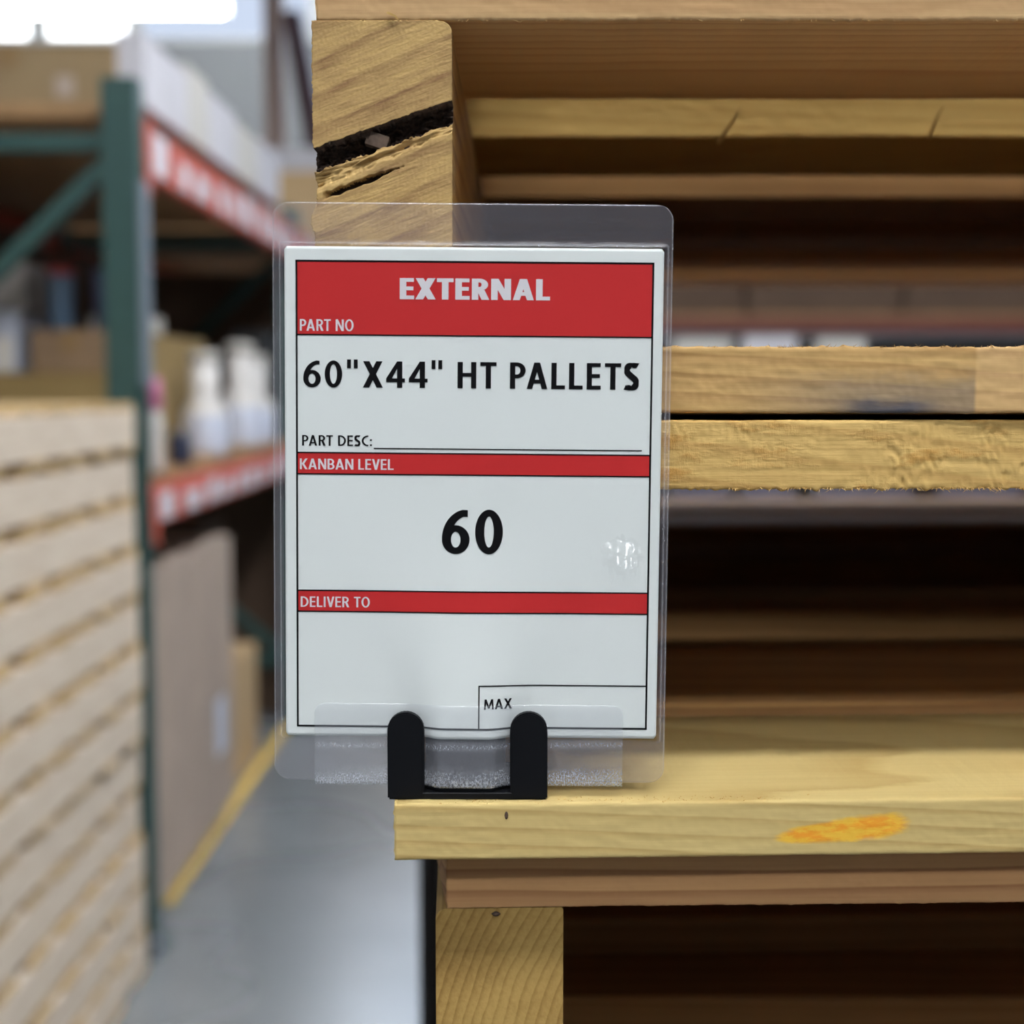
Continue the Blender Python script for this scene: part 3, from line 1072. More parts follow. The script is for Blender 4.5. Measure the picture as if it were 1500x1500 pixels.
def lettering(name, text, u0, u1, base, cap, stem, mat, lift, gap=0.085, rot=0.0, kern=None, label=None):
    kern = kern or {}
    x = 0.0
    out = []
    for i, ch in enumerate(text):
        w_, q = glyph(ch, stem)
        out.append((x, q))
        k = kern.get(text[i:i + 2], 0.0)
        x += w_ + (gap if i < len(text) - 1 else 0) + k
    sx = (u1 - u0) / (x * cap)
    vs, fs = [], []
    for x0, qs in out:
        for lev, q in qs:
            ar = 0.0
            for i in range(4):
                a, b = q[i], q[(i + 1) % 4]
                ar += a[0] * b[1] - b[0] * a[1]
            qq = q if ar > 0 else tuple(reversed(q))
            b = len(vs)
            for (gx, gy) in qq:
                u = u0 + (x0 + gx) * cap * sx
                v = base + gy * cap + (u - u0) * rot
                vs.append(surf(u, v, lift + lev * 0.004))
            fs.append((b, b + 1, b + 2, b + 3))
    o = link(name, mesh(name, vs, fs, mat), sign)
    o['label'] = label or ('lettering reading ' + text.replace('"', ' inch ').strip())
    return o


KERN = {'PA': -0.09, 'AL': 0.0, 'AT': -0.06, 'RT': -0.05, 'LT': -0.06, 'LL': 0.0, 'TS': -0.02, 'TO': -0.03, 'AR': 0.01, 'TE': -0.01, 'XT': -0.03, 'EX': -0.03,
        'KA': -0.05, 'AN': 0.0, 'LE': 0.0, 'EV': -0.03, 'VE': -0.03, 'IV': -0.01, '"X': 0.04, 'X4': -0.02, '0"': 0.03, '" ': 0.06, 'MA': -0.02, 'AX': -0.03,
        'BA': -0.03, 'NA': -0.01}
L2 = INK * 2
lettering('lettering', 'EXTERNAL', -18.7, 20.35, 131.45, 5.45, 0.205, M['inkw'], L2, 0.065, 0, {k: v for k, v in KERN.items()})
lettering('lettering', 'PART NO', -44.7, -30.7, 123.1, 3.0, 0.150, M['inkw'], L2, 0.10, 0, KERN)
lettering('lettering', '60"X44" HT PALLETS', -43.85, 43.7, 108.5, 6.85, 0.168, M['ink'], L2, 0.125, 0, KERN)
lettering('lettering', 'PART DESC:', -44.2, -25.9, 93.2, 2.75, 0.150, M['ink'], L2, 0.11, 0, KERN)
lettering('lettering', 'KANBAN LEVEL', -44.8, -20.2, 87.0, 2.8, 0.150, M['inkw'], L2, 0.10, 0, KERN)
lettering('lettering', '60', -7.45, 8.6, 65.15, 11.45, 0.185, M['ink'], L2, 0.11, 0, KERN)
lettering('lettering', 'DELIVER TO', -44.7, -26.4, 50.55, 2.8, 0.150, M['inkw'], L2, 0.10, 0, KERN)
lettering('lettering', 'MAX', 4.0, 11.4, 23.9, 2.75, 0.150, M['ink'], L2, 0.10, 0.02, KERN)

# ------------------------------------------------------------------ the building
def floor_mat():
    m, nt, b = new_mat('polished_concrete')
    tc = nt.nodes.new('ShaderNodeTexCoord')
    v = tc.outputs['Object']
    n = noise_tex(nt, v, 1.6, 5, 0.6)
    n2 = noise_tex(nt, v, 0.45, 3, 0.5)
    c = ramp(nt, n, [(0.3, (0.150, 0.165, 0.175)), (0.7, (0.21, 0.225, 0.235))])
    lk(nt, c, b.inputs['Base Color'])
    r = nt.nodes.new('ShaderNodeMapRange')
    r.inputs[1].default_value = 0.3; r.inputs[2].default_value = 0.7
    r.inputs[3].default_value = 0.22; r.inputs[4].default_value = 0.36
    lk(nt, n2, r.inputs[0])
    lk(nt, r.outputs[0], b.inputs['Roughness'])
    b.inputs['Specular IOR Level'].default_value = 0.8
    return m


def wall_mat(name, col, seam=0.0):
    m, nt, b = new_mat(name)
    tc = nt.nodes.new('ShaderNodeTexCoord')
    n = noise_tex(nt, tc.outputs['Object'], 0.6, 4)
    c = ramp(nt, n, [(0.3, tuple(k * 0.92 for k in col)), (0.7, col)])
    lk(nt, c, b.inputs['Base Color'])
    b.inputs['Roughness'].default_value = 0.8
    return m


tag(box('floor', (-25, -26, -0.1), (25, 22.3, 0), floor_mat()), kind='structure')
tag(box('wall_back', (-25, 22, 0), (25, 22.2, 6.4), wall_mat('painted_block_grey', (0.27, 0.28, 0.28))), kind='structure')
tag(box('wall_right', (25, -26, 0), (25.2, 22.2, 9.4), wall_mat('painted_panel_grey_right', (0.25, 0.25, 0.25))), kind='structure')
tag(box('wall_left', (-25.2, -26, 0), (-25, 22.2, 9.4), wall_mat('painted_panel_grey', (0.25, 0.25, 0.255))), kind='structure')
tag(box('wall_front', (-25, -26.2, 0), (25, -26, 9.4), wall_mat('painted_block_dark', (0.22, 0.22, 0.22))), kind='structure')
tag(box('ceiling', (-25, 0.6, 9.4), (25, 22.2, 9.6), wall_mat('roof_white', (0.62, 0.65, 0.70))), kind='structure')
M['mullion'] = flat('mullion_white', (0.70, 0.70, 0.68), 0.5)
M['pane'] = emit('daylit_glazing', (0.93, 0.97, 1.0), WINDOW)
M['pane_soft'] = emit('daylit_translucent_panel', (0.66, 0.76, 0.95), 0.55)
M['pane_blue'] = emit('daylit_glazing_blue', (0.66, 0.79, 1.0), WINDOW * 2.6)
wins = [(-13.6, -8.6, 'pane'), (-8.55, -6.98, 'pane'), (-6.82, -5.58, 'pane'), (-5.46, -2.95, 'pane_soft'), (-2.75, -0.2, 'pane_blue'), (0.0, 2.6, 'pane_blue'),
        (2.8, 6.0, 'pane_blue'), (6.2, 9.8, 'pane'), (10.0, 15.6, 'pane')]
for i, (x0, x1, m) in enumerate(wins):
    wn = empty('window_%d' % (i + 1), (x0, 22, 6.42))
    tag(wn, kind='structure')
    box('pane', (0.06, 0.08, 0.06), (x1 - x0 - 0.06, 0.12, 2.9), M[m], wn)
    for (a, b) in (((0, 0.02, 0), (0.06, 0.16, 2.96)), ((x1 - x0 - 0.06, 0.02, 0), (x1 - x0, 0.16, 2.96)), ((0.06, 0.02, 0), (x1 - x0 - 0.06, 0.16, 0.06)),
                   ((0.06, 0.02, 2.9), (x1 - x0 - 0.06, 0.16, 2.96))):
        box('window_frame', a, b, M['mullion'], wn)
wu = box('wall_upper', (-25, 22.16, 6.4), (25, 22.25, 9.4), M['mullion'])
tag(wu, kind='structure')

# painted yellow aisle line (trim of the floor)
M['yellow'] = flat('yellow_floor_paint', (0.74, 0.50, 0.10), 0.5, var=0.12, scale=8)
tag(box('aisle_line', (-1.050, 4.24, 0.0), (-1.004, 14, 0.0012), M['yellow']), 'yellow painted line on the concrete along the rack', 'floor line')

# black column behind the pallets
M['black'] = flat('black_paint', (0.010, 0.011, 0.013), 0.6)
pc = empty('steel_column', (-0.055, 1.62, 0))
tag(pc, 'black steel column just behind the front pallet stack', 'column')
bm = bmesh.new()
add_box(bm, (-0.052, -0.004, 0.012), (0.052, 0.004, 2.6), 0.001)
add_box(bm, (-0.052, -0.052, 0.012), (-0.044, 0.052, 2.6), 0.001)
add_box(bm, (0.044, -0.052, 0.012), (0.052, 0.052, 2.6), 0.001)
link('column_shaft', bm_mesh('column_shaft', bm, M['black']), pc)
box('base_plate', (-0.085, -0.085, 0), (0.085, 0.085, 0.012), M['black'], pc, 0.002)

# ---- overhead fixtures
M['tube'] = emit('fluorescent_tube', (0.96, 0.98, 1.0), KEY)
M['tube_mid'] = emit('fluorescent_tube_added_dim', (0.96, 0.98, 1.0), KEY * 0.65)  # reduced output for the lamp added over the distant rack
M['tube_far'] = emit('fluorescent_tube_far', (0.96, 0.99, 1.0), 26.0)
M['housing'] = flat('white_enamel', (0.75, 0.76, 0.76), 0.4)


def fixture(x, y, z, L, W, mat, label, nt_=3, along='x'):
    f = empty('ceiling_light', (x, y, z), 0 if along == 'x' else pi / 2)
    tag(f, label, 'light', 'overhead tube lights')
    bm = bmesh.new()
    add_box(bm, (-L / 2, -W / 2, 0.05), (L / 2, W / 2, 0.09), 0.005)
    add_box(bm, (-L / 2, -W / 2, 0.0), (L / 2, -W / 2 + 0.012, 0.05), 0.002)
    add_box(bm, (-L / 2, W / 2 - 0.012, 0.0), (L / 2, W / 2, 0.05), 0.002)
    link('housing', bm_mesh('housing', bm, M['housing']), f)
    bm = bmesh.new()
    for sx in (-1, 1):
        add_box(bm, (sx * L * 0.35 - 0.006, -0.006, 0.09), (sx * L * 0.35 + 0.006, 0.006, 0.9))
    link('hanger', bm_mesh('hanger', bm, M['housing']), f)
    for k in range(nt_):
        yy = (k + 0.5) / nt_ * (W - 0.06) - (W - 0.06) / 2
        bm = bmesh.new()
        bmesh.ops.create_cone(bm, cap_ends=True, segments=10, radius1=0.038 if W > 0.4 else 0.019, radius2=0.038 if W > 0.4 else 0.019, depth=L - 0.06,
                              matrix=Matrix.Translation((0, yy, 0.0)) @ Matrix.Rotation(pi / 2, 4, 'Y'))
        link('tube', bm_mesh('tube', bm, mat, True), f)
    return f


fixture(0.2, -1.2, 5.2, 2.4, 0.60, M['tube'], 'tube light high over the aisle in front of the pallets')
fixture(0.5, -5.0, 5.2, 2.4, 0.60, M['tube'], 'added tube light behind the camera, filling the pallet fronts')  # unseen lamp, added for more frontal light on the pallet faces
fixture(1.1, 3.4, 5.0, 2.4, 0.60, M['tube'], 'added tube light over the aisle, brightening the left stack', along='y')  # added out of view to lift the left stack and the crate
fixture(2.3, 5.6, 6.0, 1.8, 0.45, M['tube_mid'], 'added tube light brightening the goods at the distant rack')  # added lamp, lights the pale fronts behind the pallets
for x_, y_, l_ in ((-6.0, 15.0, 'far left of the rack'), (-3.0, 18.5, 'closest to the far wall windows')):
    fixture(x_, y_, 8.4, 3.0, 0.5, M['tube'], 'added tube light brightening the far wall, ' + l_, 3)  # unseen pair, added to brighten the far wall
fixture(-2.33, 9.0, 3.705, 1.22, 0.30, M['tube_far'], 'bright tube light hanging above the rack at upper left', 3)

# ------------------------------------------------------------------ pale pallet stack at the left
PH = 1.457 / 12
base_loc = (-0.957 - PL, 3.745 - PD, 0)
ORD_L = ['first', 'second', 'third', 'fourth']
ORD2 = ['topmost', 'second', 'third', 'fourth', 'fifth', 'sixth', 'seventh', 'eighth', 'ninth', 'tenth', 'eleventh', 'twelfth']
for k in range(12):
    z = PH * (11 - k)
    lab = 'pale wooden pallet, %s of the left stack beside the rack post' % (ORD2[k] if k == 0 else ORD2[k] + ' from the top')
    if k == 11:
        lab = 'pale wooden pallet resting on the floor at the bottom of the left stack'
    jit = 0.006 * sin(k * 5.3)
    make_pallet((base_loc[0] + jit, base_loc[1] + 0.008 * sin(k * 2.9), z), radians(0.25 * sin(k * 1.9)), lab, 'pallets of the left stack',
                PH, 0.016, 0.016, 0.038, mats=('w_palegold', 'w_palegold', 'w_pale'))

# ------------------------------------------------------------------ pallet rack
M['green'] = flat('rack_green', (0.022, 0.068, 0.062), 0.5, var=0.1)
M['greyblue'] = flat('lit_lip_grey', (0.16, 0.20, 0.24), 0.5)
M['orange'] = flat('beam_red_orange', (0.50, 0.085, 0.048), 0.5, var=0.08)
M['labelw'] = flat('label_white', (0.72, 0.70, 0.76), 0.6)
M['steel'] = flat('zinc', (0.40, 0.42, 0.48), 0.4, 0.6)
M['deckwood'] = flat('rack_deck_wood', (0.33, 0.19, 0.085), 0.8, var=0.2, scale=12)


def upright(y, h, label):
    f = empty('rack_upright', (-1.01, y, 0))
    tag(f, label, 'rack frame', 'green rack frames')
    for dx in (0.0, -1.02):
        bm = bmesh.new()
        add_box(bm, (dx - 0.045, 0, 0.01), (dx + 0.045, 0.006, h), 0.001)
        add_box(bm, (dx - 0.045, 0.006, 0.01), (dx - 0.039, 0.075, h), 0.001)
        add_box(bm, (dx + 0.039, 0.006, 0.01), (dx + 0.045, 0.075, h), 0.001)
        link('post', bm_mesh('post', bm, M['green']), f)
        box('foot_plate', (dx - 0.06, -0.03, 0), (dx + 0.07, 0.11, 0.01), M['green'], f, 0.001)
        bm = bmesh.new()
        bmesh.ops.create_cone(bm, cap_ends=True, segments=8, radius1=0.016, radius2=0.013, depth=0.045, matrix=Matrix.Translation((dx + 0.058, -0.012, 0.032)))
        link('anchor_bolt', bm_mesh('anchor_bolt', bm, M['steel']), f)
    for z in (0.25, 1.15, 2.094):
        box('strut', (-0.975, 0.02, z), (-0.045, 0.06, z + 0.046), M['green'], f, 0.002)
    for (za, zb) in ((2.06, 1.18), (0.30, 1.12)):
        a = Vector((-0.045, 0.04, za)); b = Vector((-0.975, 0.04, zb))
        d = b - a
        bm = bmesh.new()
        add_box(bm, (0, -0.02, -0.021), (d.length, 0.02, 0.021), 0.002)
        o = link('brace', bm_mesh('brace', bm, M['green']), f, a)
        o.rotation_euler = d.to_track_quat('X', 'Z').to_euler()
    return f


uf = upright(3.85, 2.275, 'green steel rack frame with diagonal brace behind the pale pallet stack')
o = box('lit_post_lip', (0.0455, -0.004, 1.50), (0.058, 0.07, 2.02), M['greyblue'], uf, 0.002)  # grey-blue colour stands in for light on the post's channel lip
o['label'] = 'grey strip for the lit lip of the post'
upright(6.62, 2.275, 'far green steel rack frame hidden mostly behind the sign')
YB0, YB1 = 3.926, 6.619


def beam(x, z0, z1, label, labs=True, y0=YB0):
    b = empty('rack_beam', (x, y0, z0))
    tag(b, label, 'rack beam', 'red rack beams')
    h = z1 - z0
    L = YB1 - YB0
    bm = bmesh.new()
    add_box(bm, (-0.02, 0.004, 0), (0.02, L - 0.004, h * 0.72), 0.003)
    add_box(bm, (-0.02, 0.004, h * 0.72), (0.004, L - 0.004, h), 0.003)
    link('beam_body', bm_mesh('beam_body', bm, M['orange']), b)
    for y in (0.0, L - 0.05):
        box('end_bracket', (0.0202, y, -0.05), (0.026, y + 0.05, h), M['orange'], b, 0.001)
    if labs:
        y = 0.085
        random.seed(int(z0 * 100))
        while y < L - 0.3:
            wd = random.choice((0.12, 0.16, 0.2))
            hh = h * random.uniform(0.5, 0.8)
            box('bin_label', (0.0202, y, h * 0.1), (0.0216, y + wd, h * 0.1 + hh), M['labelw'], b)
            y += wd + random.choice((0.06, 0.10, 0.16))
    return b


beam(-0.983, 2.045, 2.185, 'upper red rack beam with white bin labels facing the aisle')
beam(-0.983, 1.130, 1.228, 'lower red rack beam with white bin labels under the bottles')
beam(-2.03, 2.045, 2.185, 'upper red rack beam at the rear of the rack', False)
beam(-2.03, 1.130, 1.228, 'lower red rack beam at the rear of the rack', False)


def deck(z, label, y0=YB0):
    d = empty('rack_deck', (-1.52, y0, z))
    tag(d, label, 'shelf', 'wooden rack decks')
    n = 15
    pit = (YB1 - YB0 - 0.02) / n
    me = None
    for k in range(n):
        if me is None:
            bm = bmesh.new()
            add_box(bm, (-0.52, 0, 0), (0.522, pit - 0.012, 0.036), 0.003)
            me = bm_mesh('deck_plank', bm, M['deckwood'])
        link('deck_plank', me, d, (0, 0.01 + k * pit, 0))
    return d


deck(2.186, 'upper wooden plank deck of the rack, under the white cartons')
deck(1.229, 'lower wooden plank deck of the rack, under the white bottles')

Y2 = 6.702
for z0, z1, nm in ((2.045, 2.185, 'upper'), (1.130, 1.228, 'lower')):
    beam(-0.983, z0, z1, nm + ' red rack beam of the farther bay on the aisle side', True, Y2)
    beam(-2.03, z0, z1, nm + ' red rack beam of the farther bay at the rear', False, Y2)
    deck(z1 + 0.001, nm + ' wooden plank deck of the farther rack bay', Y2)
upright(Y2 + YB1 - YB0 + 0.004, 2.275, 'farthest green steel rack frame at the end of the aisle')

# ---- goods
def cardboard(name, col, var=0.08):
    return flat(name, col, 0.8, var=var, scale=5)


M['card1'] = cardboard('cardboard_tan', (0.27, 0.19, 0.10))
M['card2'] = cardboard('cardboard_brown', (0.23, 0.15, 0.085))
M['card3'] = cardboard('cardboard_gold', (0.28, 0.19, 0.07))
M['card4'] = cardboard('cardboard_pinkish', (0.42, 0.335, 0.275), 0.10)
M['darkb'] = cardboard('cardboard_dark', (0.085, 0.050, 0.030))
M['tape'] = flat('packing_tape', (0.24, 0.15, 0.065), 0.35)
M['white'] = flat('white_carton', (0.56, 0.55, 0.59), 0.7, var=0.05, scale=3)
M['offwhite'] = flat('offwhite_carton', (0.55, 0.53, 0.49), 0.7, var=0.05, scale=3)
M['bluebox'] = flat('blue_plastic', (0.045, 0.085, 0.14), 0.5)
M['navy'] = flat('navy_plastic', (0.022, 0.030, 0.065), 0.5)
M['darkp'] = flat('dark_plastic', (0.012, 0.013, 0.015), 0.5)
M['redp'] = flat('red_plastic', (0.26, 0.020, 0.018), 0.5)
M['greybox'] = flat('grey_plastic', (0.20, 0.19, 0.185), 0.6)
M['lilac'] = flat('pale_lilac_plastic', (0.40, 0.44, 0.54), 0.5)
M['pink'] = flat('pink_cap', (0.60, 0.20, 0.36), 0.5)
M['bottle'] = flat('white_bottle', (0.66, 0.64, 0.62), 0.4)
M['bottlelab'] = flat('bottle_label_blue_white', (0.62, 0.67, 0.80), 0.5)
M['tan'] = flat('tan_wood', (0.52, 0.36, 0.19), 0.8)
Z_UP, Z_LO = 2.2221, 1.2651


def carton(name, loc, size, mat, label, cat='box', group=None, tape=True, mark=None, rz=0.0):
    """a closed carton: body, two top flaps with a seam and the tape over it, or a printed mark"""
    c = empty(name, loc, rz)
    tag(c, label, cat, group)
    sx, sy, sz = size
    box('carton_body', (-sx / 2, -sy / 2, 0), (sx / 2, sy / 2, sz - 0.004), mat, c, 0.004)
    for s in (-1, 1):
        box('flap', (min(0.001 * s, s * sx / 2), -sy / 2, sz - 0.004), (max(0.001 * s, s * sx / 2), sy / 2, sz), mat, c, 0.001)
    if tape:
        bm = bmesh.new()
        add_box(bm, (-0.025, -sy / 2 - 0.001, sz), (0.025, sy / 2 + 0.001, sz + 0.0008))
        add_box(bm, (-0.025, -sy / 2 - 0.0012, sz - 0.06), (0.025, -sy / 2 - 0.0001, sz + 0.0008))
        link('tape', bm_mesh('tape', bm, M['tape']), c)
    if mark:
        (u, v, a, b, mm) = mark
        box('shipping_label', (u - a / 2, -sy / 2 - 0.0016, v - b / 2), (u + a / 2, -sy / 2 - 0.0002, v + b / 2), M[mm], c)
    return c


# upper shelf
carton('cardboard_box', (-1.32, 4.27, Z_UP), (0.55, 0.62, 0.158), M['card1'], 'wide brown cardboard box on the upper shelf behind the green post', mark=(0.145, 0.05, 0.05, 0.055, 'card4'))
wy = 3.97
for k, (L, hh, mm) in enumerate(((0.52, 0.17, 'white'), (0.30, 0.20, 'offwhite'), (0.46, 0.185, 'white'), (0.42, 0.17, 'offwhite'), (0.5, 0.18, 'white'))):
    nm = ['nearest', 'second', 'third', 'fourth', 'farthest'][k]
    carton('white_carton', (-1.008, wy + L / 2, Z_UP), (0.075, L - 0.012, hh + 0.02), M[mm],
           ('%s flat white carton from the green post on the upper shelf edge' % nm), 'box', 'white cartons on the upper shelf edge', tape=False)
    wy += L
# lower shelf, aisle side
def bottle(loc, h, r, label, cap='bottle', neck=0.45, lab=True, hasneck=True):
    b = empty('bottle', loc)
    tag(b, label, 'bottle', 'bottles on the lower shelf')
    hb = h * (1 - neck)
    lathe('bottle_body', [(r * 0.9, 0), (r, 0.006), (r, hb * 0.92), (r * 0.8, hb), (r * 0.5, hb + 0.03), (r * 0.5, h * 0.86)], M['bottle'], b)
    lathe('cap', [(r * 0.58, h * 0.86), (r * 0.6, h * 0.87), (r * 0.6, h * 0.99), (r * 0.52, h)], M[cap], b)
    if lab:
        lathe('bottle_label', [(r * 1.004, hb * 0.12), (r * 1.01, hb * 0.13), (r * 1.01, hb * 0.84), (r * 1.004, hb * 0.85)], M['bottlelab'], b)
    return b


def tall_bottle(loc, label, h, r):
    b = empty('bottle', loc)
    tag(b, label, 'bottle', 'bottles on the lower shelf')
    lathe('bottle_body', [(r * 0.92, 0), (r, 0.01), (r, h * 0.42), (r * 0.72, h * 0.5), (r * 0.62, h * 0.56), (r * 0.62, h * 0.93)], M['bottle'], b)
    lathe('cap', [(r * 0.68, h * 0.90), (r * 0.68, h * 0.99), (r * 0.5, h)], M['offwhite'], b)
    lathe('bottle_label', [(r * 1.004, h * 0.05), (r * 1.012, h * 0.06), (r * 1.012, h * 0.38), (r * 1.004, h * 0.39)], M['bottlelab'], b)


b = empty('bottle', (-0.998, 4.11, Z_LO)); tag(b, 'slim white bottle with a tall pink cap on the lower shelf', 'bottle', 'bottles on the lower shelf')
lathe('bottle_body', [(0.022, 0), (0.024, 0.006), (0.024, 0.14), (0.020, 0.155), (0.014, 0.17)], M['bottle'], b)
lathe('cap', [(0.019, 0.168), (0.022, 0.172), (0.022, 0.24), (0.017, 0.255)], M['pink'], b)
tall_bottle((-1.055, 5.05, Z_LO), 'tall white bottle standing nearest the small dark tin on the lower shelf', 0.35, 0.075)
tall_bottle((-1.075, 5.80, Z_LO), 'taller white bottle beside the sign edge on the lower shelf', 0.40, 0.085)
tall_bottle((-1.075, 6.10, Z_LO), 'white bottle at the back of the lower shelf next to the far frame', 0.36, 0.085)
b = empty('tin', (-1.02, 4.52, Z_LO)); tag(b, 'small dark blue tin between the pink-capped bottle and the tall white bottle', 'tin')
lathe('tin_body', [(0.032, 0), (0.034, 0.004), (0.034, 0.085), (0.032, 0.088)], M['navy'], b)
lathe('lid', [(0.0345, 0.088), (0.0345, 0.098), (0.030, 0.102)], M['greybox'], b)
carton('cardboard_box', (-1.44, 5.15, Z_LO), (0.56, 0.85, 0.40), M['card3'], 'large golden cardboard box behind the bottles on the lower shelf')
carton('white_package', (-1.26, 4.86, Z_LO + 0.4013), (0.17, 0.26, 0.055), M['offwhite'], 'flat off-white package on top of the large golden cardboard box', tape=False)
carton('black_case', (-1.12, 6.36, Z_LO), (0.16, 0.20, 0.46), M['darkp'], 'black case at the far end of the lower shelf', 'case', tape=False)
# lower shelf, seen under the brace
carton('cardboard_box', (-1.32, 4.20, Z_LO), (0.46, 0.34, 0.27), M['card3'], 'low golden-brown cardboard box behind the left pallet stack', tape=False)
carton('cardboard_box', (-1.205, 4.20, Z_LO + 0.2701), (0.215, 0.30, 0.115), M['card2'], 'brown cardboard box under the blue tubs left of the green post')
carton('white_crate', (-1.44, 4.17, Z_LO + 0.2701), (0.20, 0.26, 0.165), M['lilac'], 'pale lilac plastic crate at the left edge under the brace', 'crate', tape=False, mark=(0.06, 0.05, 0.05, 0.09, 'offwhite'))
def tub(loc, r, h, mat, lid, label):
    b = empty('tub', loc); tag(b, label, 'tub', 'plastic tubs on the lower shelf')
    lathe('tub_body', [(r * 0.88, 0), (r * 0.9, 0.004), (r, h * 0.94), (r * 0.97, h * 0.95)], M[mat], b)
    lathe('lid', [(r * 1.04, h * 0.90), (r * 1.05, h * 0.91), (r * 1.05, h), (r * 0.98, h + 0.006)], M[lid], b)


tub((-1.250, 4.13, Z_LO + 0.3859), 0.034, 0.165, 'bluebox', 'redp', 'blue tub with a red lid on the brown box')
tub((-1.13, 4.16, Z_LO + 0.3859), 0.040, 0.16, 'navy', 'navy', 'navy tub beside the green post')
carton('grey_box', (-1.43, 4.17, Z_LO + 0.4358), (0.22, 0.24, 0.13), M['greybox'], 'grey box on top of the pale crate at the left edge', tape=False)
carton('dark_box', (-1.185, 4.62, Z_LO), (0.08, 0.2, 0.56), M['darkp'], 'tall black box behind the blue tub', tape=False)

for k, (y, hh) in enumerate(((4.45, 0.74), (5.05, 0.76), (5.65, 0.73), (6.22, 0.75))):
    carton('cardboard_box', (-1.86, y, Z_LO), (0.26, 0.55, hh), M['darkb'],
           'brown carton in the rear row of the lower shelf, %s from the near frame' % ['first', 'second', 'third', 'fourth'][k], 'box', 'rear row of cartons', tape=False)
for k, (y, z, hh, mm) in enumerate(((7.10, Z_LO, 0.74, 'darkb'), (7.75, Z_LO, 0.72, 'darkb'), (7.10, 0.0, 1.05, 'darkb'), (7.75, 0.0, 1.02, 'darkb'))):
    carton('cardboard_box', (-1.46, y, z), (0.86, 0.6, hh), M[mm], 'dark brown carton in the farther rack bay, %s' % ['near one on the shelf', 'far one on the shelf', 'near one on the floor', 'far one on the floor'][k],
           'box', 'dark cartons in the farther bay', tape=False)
# floor level: big crate with vertical boards, smaller timber behind
cr = empty('wooden_crate', (-1.27, 4.62, 0))
tag(cr, 'tall pale crate of vertical boards under the lower shelf', 'crate')
for s in (-1, 1):
    box('skid', (s * 0.2 - 0.04, -0.56, 0), (s * 0.2 + 0.04, 0.56, 0.105), M['offwhite'], cr, 0.004)
for k in range(6):
    hh = 0.995 + 0.012 * sin(k * 2.2)
    box('crate_board', (0.25, -0.56 + k * 0.187, 0.06), (0.268 + 0.002 * (k % 2), -0.56 + k * 0.187 + 0.184, hh), M['card4'], cr, 0.002)
for k in range(3):
    box('crate_board', (-0.25 + k * 0.167, -0.578, 0.06), (-0.25 + k * 0.167 + 0.164, -0.561, 0.99), M['card4'], cr, 0.002)
box('crate_core', (-0.25, -0.56, 0.106), (0.249, 0.56, 0.985), M['card4'], cr, 0.003)
box('paper_label', (0.2705, 0.27, 0.27), (0.2715, 0.42, 0.46), M['bottlelab'], cr)['label'] = 'white paper label'
carton('timber_box', (-1.30, 5.78, 0.0), (0.46, 0.55, 0.46), M['tan'], 'low tan box on the floor behind the tall crate', tape=False)
carton('timber_box', (-1.42, 5.80, 0.4601), (0.46, 0.5, 0.52), M['darkb'], 'dark brown carton on the low tan box under the lower shelf', tape=False)

# ------------------------------------------------------------------ far background
M['colbrown'] = flat('column_brown', (0.60, 0.45, 0.38), 0.7)
M['maroon'] = flat('maroon_paint', (0.10, 0.045, 0.055), 0.7)
fc = empty('building_column', (-2.23, 14, 0)); tag(fc, 'pale brown building column standing before the grey far wall', 'column')
box('column_shaft', (-0.09, -0.09, 0.02), (0.09, 0.09, 9.4), M['colbrown'], fc, 0.01)
box('base_plate', (-0.18, -0.18, 0), (0.18, 0.18, 0.02), M['colbrown'], fc)
mb = empty('folded_conveyor', (-1.80, 13.6, 0)); tag(mb, 'dark maroon inclined conveyor beside the brown column', 'conveyor')
bm = bmesh.new()
add_box(bm, (-0.08, -0.2, 0), (0.08, 0.2, 2.4), 0.01)
o = link('conveyor_bed', bm_mesh('conveyor_bed', bm, M['maroon']), mb, (0.22, 0, 2.4))
o.rotation_euler = (0, radians(-10), 0)
box('leg', (0.14, -0.05, 0), (0.22, 0.05, 2.5), M['maroon'], mb)
# far rack top with a white carton
rk = empty('storage_cabinet', (-1.40, 11.3, 0)); tag(rk, 'tall tan cabinet in the distance with a white carton on top', 'cabinet')
box('cabinet_body', (-0.42, -0.3, 0.06), (0.9, 0.3, 3.045), M['tan'], rk, 0.01)
for k in range(2):
    box('cabinet_door', (-0.41 + k * 0.655, -0.322, 0.10), (0.235 + k * 0.655, -0.302, 3.0), M['tan'], rk, 0.004)
box('plinth', (-0.40, -0.28, 0), (0.88, 0.28, 0.06), M['card2'], rk)
carton('white_carton', (-1.17, 11.25, 3.0451), (1.34, 0.5, 0.165), M['white'], 'long white carton on top of the distant tan cabinet', tape=False)
# second rack across the hall, seen through the gaps of the front pallets
M['mauve'] = flat('mauve_grey_bin_dim_door', (0.13, 0.115, 0.15), 0.5)
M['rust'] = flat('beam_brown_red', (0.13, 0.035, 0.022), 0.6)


def cross_beam(z0, z1, label):
    b = empty('rack_beam', (0.35, 8.0, z0))
    tag(b, label, 'rack beam', 'beams of the rack behind the pallets')
    bm = bmesh.new()
    add_box(bm, (0, -0.02, 0), (3.4, 0.02, z1 - z0), 0.003)
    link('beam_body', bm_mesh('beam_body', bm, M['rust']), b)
    for x in (0.0, 3.35):
        box('end_bracket', (x, -0.027, -0.04), (x + 0.05, -0.021, z1 - z0), M['orange'], b, 0.001)


def cross_deck(z, label):
    d = empty('rack_deck', (0.37, 8.03, z)); tag(d, label, 'shelf', 'decks of the rack behind the pallets')
    for k in range(6):
        box('deck_plank', (0, 0.2 * k, 0), (3.37, 0.2 * k + 0.19, 0.02), M['deckwood'], d, 0.002)


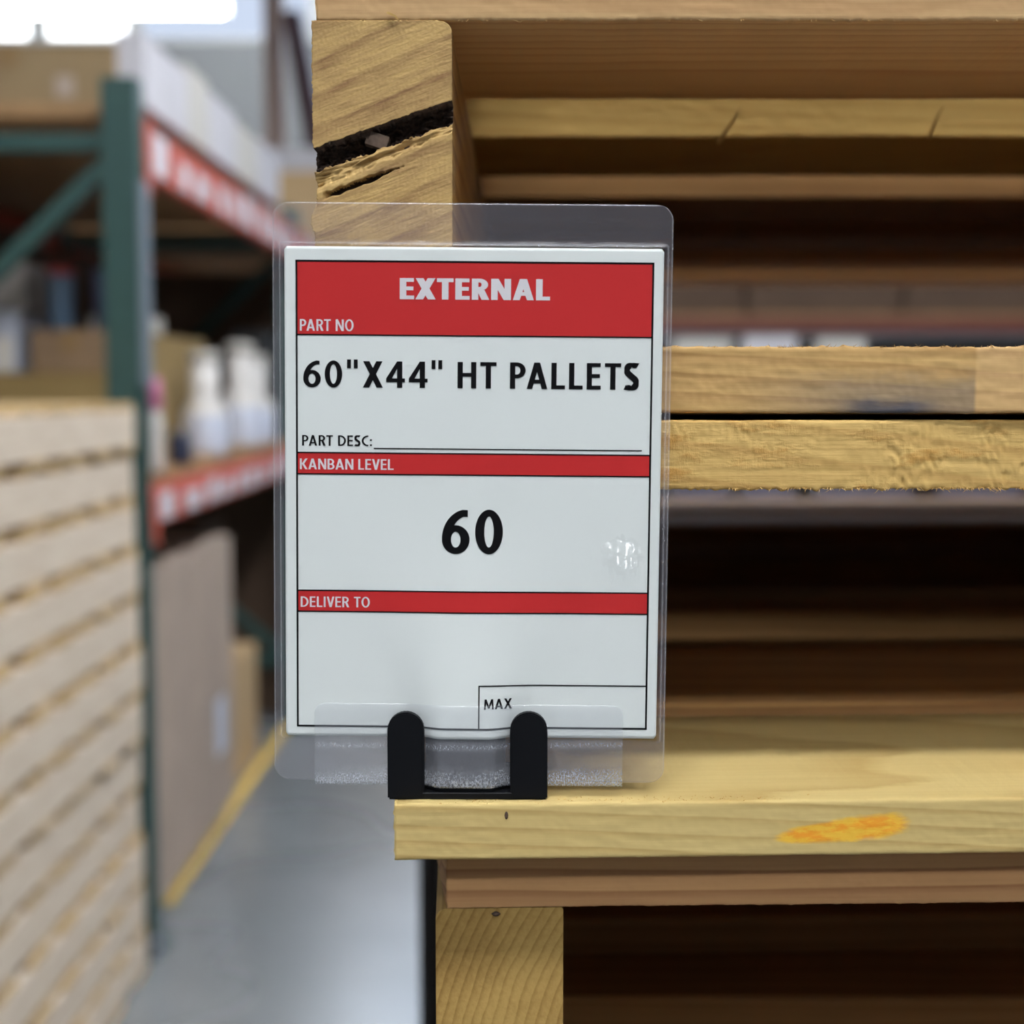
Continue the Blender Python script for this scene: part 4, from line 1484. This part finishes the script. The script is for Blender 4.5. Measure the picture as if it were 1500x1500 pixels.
cross_deck(0.7402, 'lower plank deck of the distant rack behind the pallets')
cross_deck(1.8602, 'upper plank deck of the distant rack behind the pallets')
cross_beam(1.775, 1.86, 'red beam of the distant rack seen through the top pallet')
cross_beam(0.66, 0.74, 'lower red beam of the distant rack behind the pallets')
for k in range(4):
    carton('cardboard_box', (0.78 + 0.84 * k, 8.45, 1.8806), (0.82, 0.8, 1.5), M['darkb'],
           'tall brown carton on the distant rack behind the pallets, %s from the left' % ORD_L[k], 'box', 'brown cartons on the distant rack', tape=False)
    carton('storage_bin', (0.62 + 0.62 * k, 8.40, 0.7606), (0.5 - 0.05 * (k % 2), 0.7, 0.23), M['mauve'],
           'dark mauve bin on the lower level of the distant rack, %s from the left' % ORD_L[k], 'bin', 'bins on the distant rack', tape=False)
for k in range(3):
    carton('cardboard_box', (0.90 + 1.08 * k, 9.02, 0.7606), (1.06, 0.36, 1.0), M['darkb'],
           'wide dark carton behind the bins of the distant rack, %s from the left' % ORD_L[k], 'box', 'dark cartons behind the distant bins', tape=False)
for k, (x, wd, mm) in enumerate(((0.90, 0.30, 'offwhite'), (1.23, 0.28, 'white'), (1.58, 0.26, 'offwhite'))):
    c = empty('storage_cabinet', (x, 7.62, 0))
    tag(c, 'slim cabinet before the distant rack, lower door coloured dimmer, seen through the pallets, %s from the left' % ORD_L[k], 'cabinet', 'cabinets behind the pallets')
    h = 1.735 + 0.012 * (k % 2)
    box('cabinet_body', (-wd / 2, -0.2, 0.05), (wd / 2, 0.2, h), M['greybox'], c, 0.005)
    box('dimmed_lower_door', (-wd / 2 + 0.01, -0.221, 0.08), (wd / 2 - 0.01, -0.2005, 1.10), M['mauve'], c, 0.003)  # darker door colour stands in for weaker light lower down
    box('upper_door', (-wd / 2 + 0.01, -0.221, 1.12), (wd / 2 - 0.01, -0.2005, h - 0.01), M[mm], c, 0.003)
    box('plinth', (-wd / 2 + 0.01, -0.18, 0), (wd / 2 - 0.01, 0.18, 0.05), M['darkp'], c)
for x in (0.33, 3.78):
    f = empty('rack_upright', (x, 8.0, 0)); tag(f, 'green upright of the distant rack behind the pallets, %s end' % ('left' if x < 1 else 'right'), 'rack frame', 'green rack frames')
    for y in (0.0, 0.9):
        box('post', (-0.04, y, 0.01), (0.02, y + 0.07, 3.4), M['green'], f, 0.002)
        box('foot_plate', (-0.07, y - 0.03, 0), (0.05, y + 0.1, 0.01), M['green'], f)

# ------------------------------------------------------------------ pieces that sit on a part become its sub-parts
SUB = {'bark_chunk': 'stringer', 'bin_label': 'beam_body', 'bottle_label': 'bottle_body', 'anchor_bolt': 'foot_plate', 'lettering': 'card',
       'red_band': 'card', 'printed_line': 'card', 'shipping_label': 'carton_body', 'paper_label': 'crate_core'}
for root in [o for o in COL.objects if o.type == 'EMPTY']:
    kids = list(root.children)
    seen = {}
    for o in kids:
        base = o.name.split('.')[0]
        if base in SUB:
            hosts = [k for k in kids if k.name.split('.')[0] == SUB[base]]
            if not hosts:
                continue
            i = seen.get(base, 0)
            seen[base] = i + 1
            h = hosts[i] if base == 'anchor_bolt' else hosts[0]
            o.parent = h
            o.matrix_parent_inverse = h.matrix_basis.inverted()
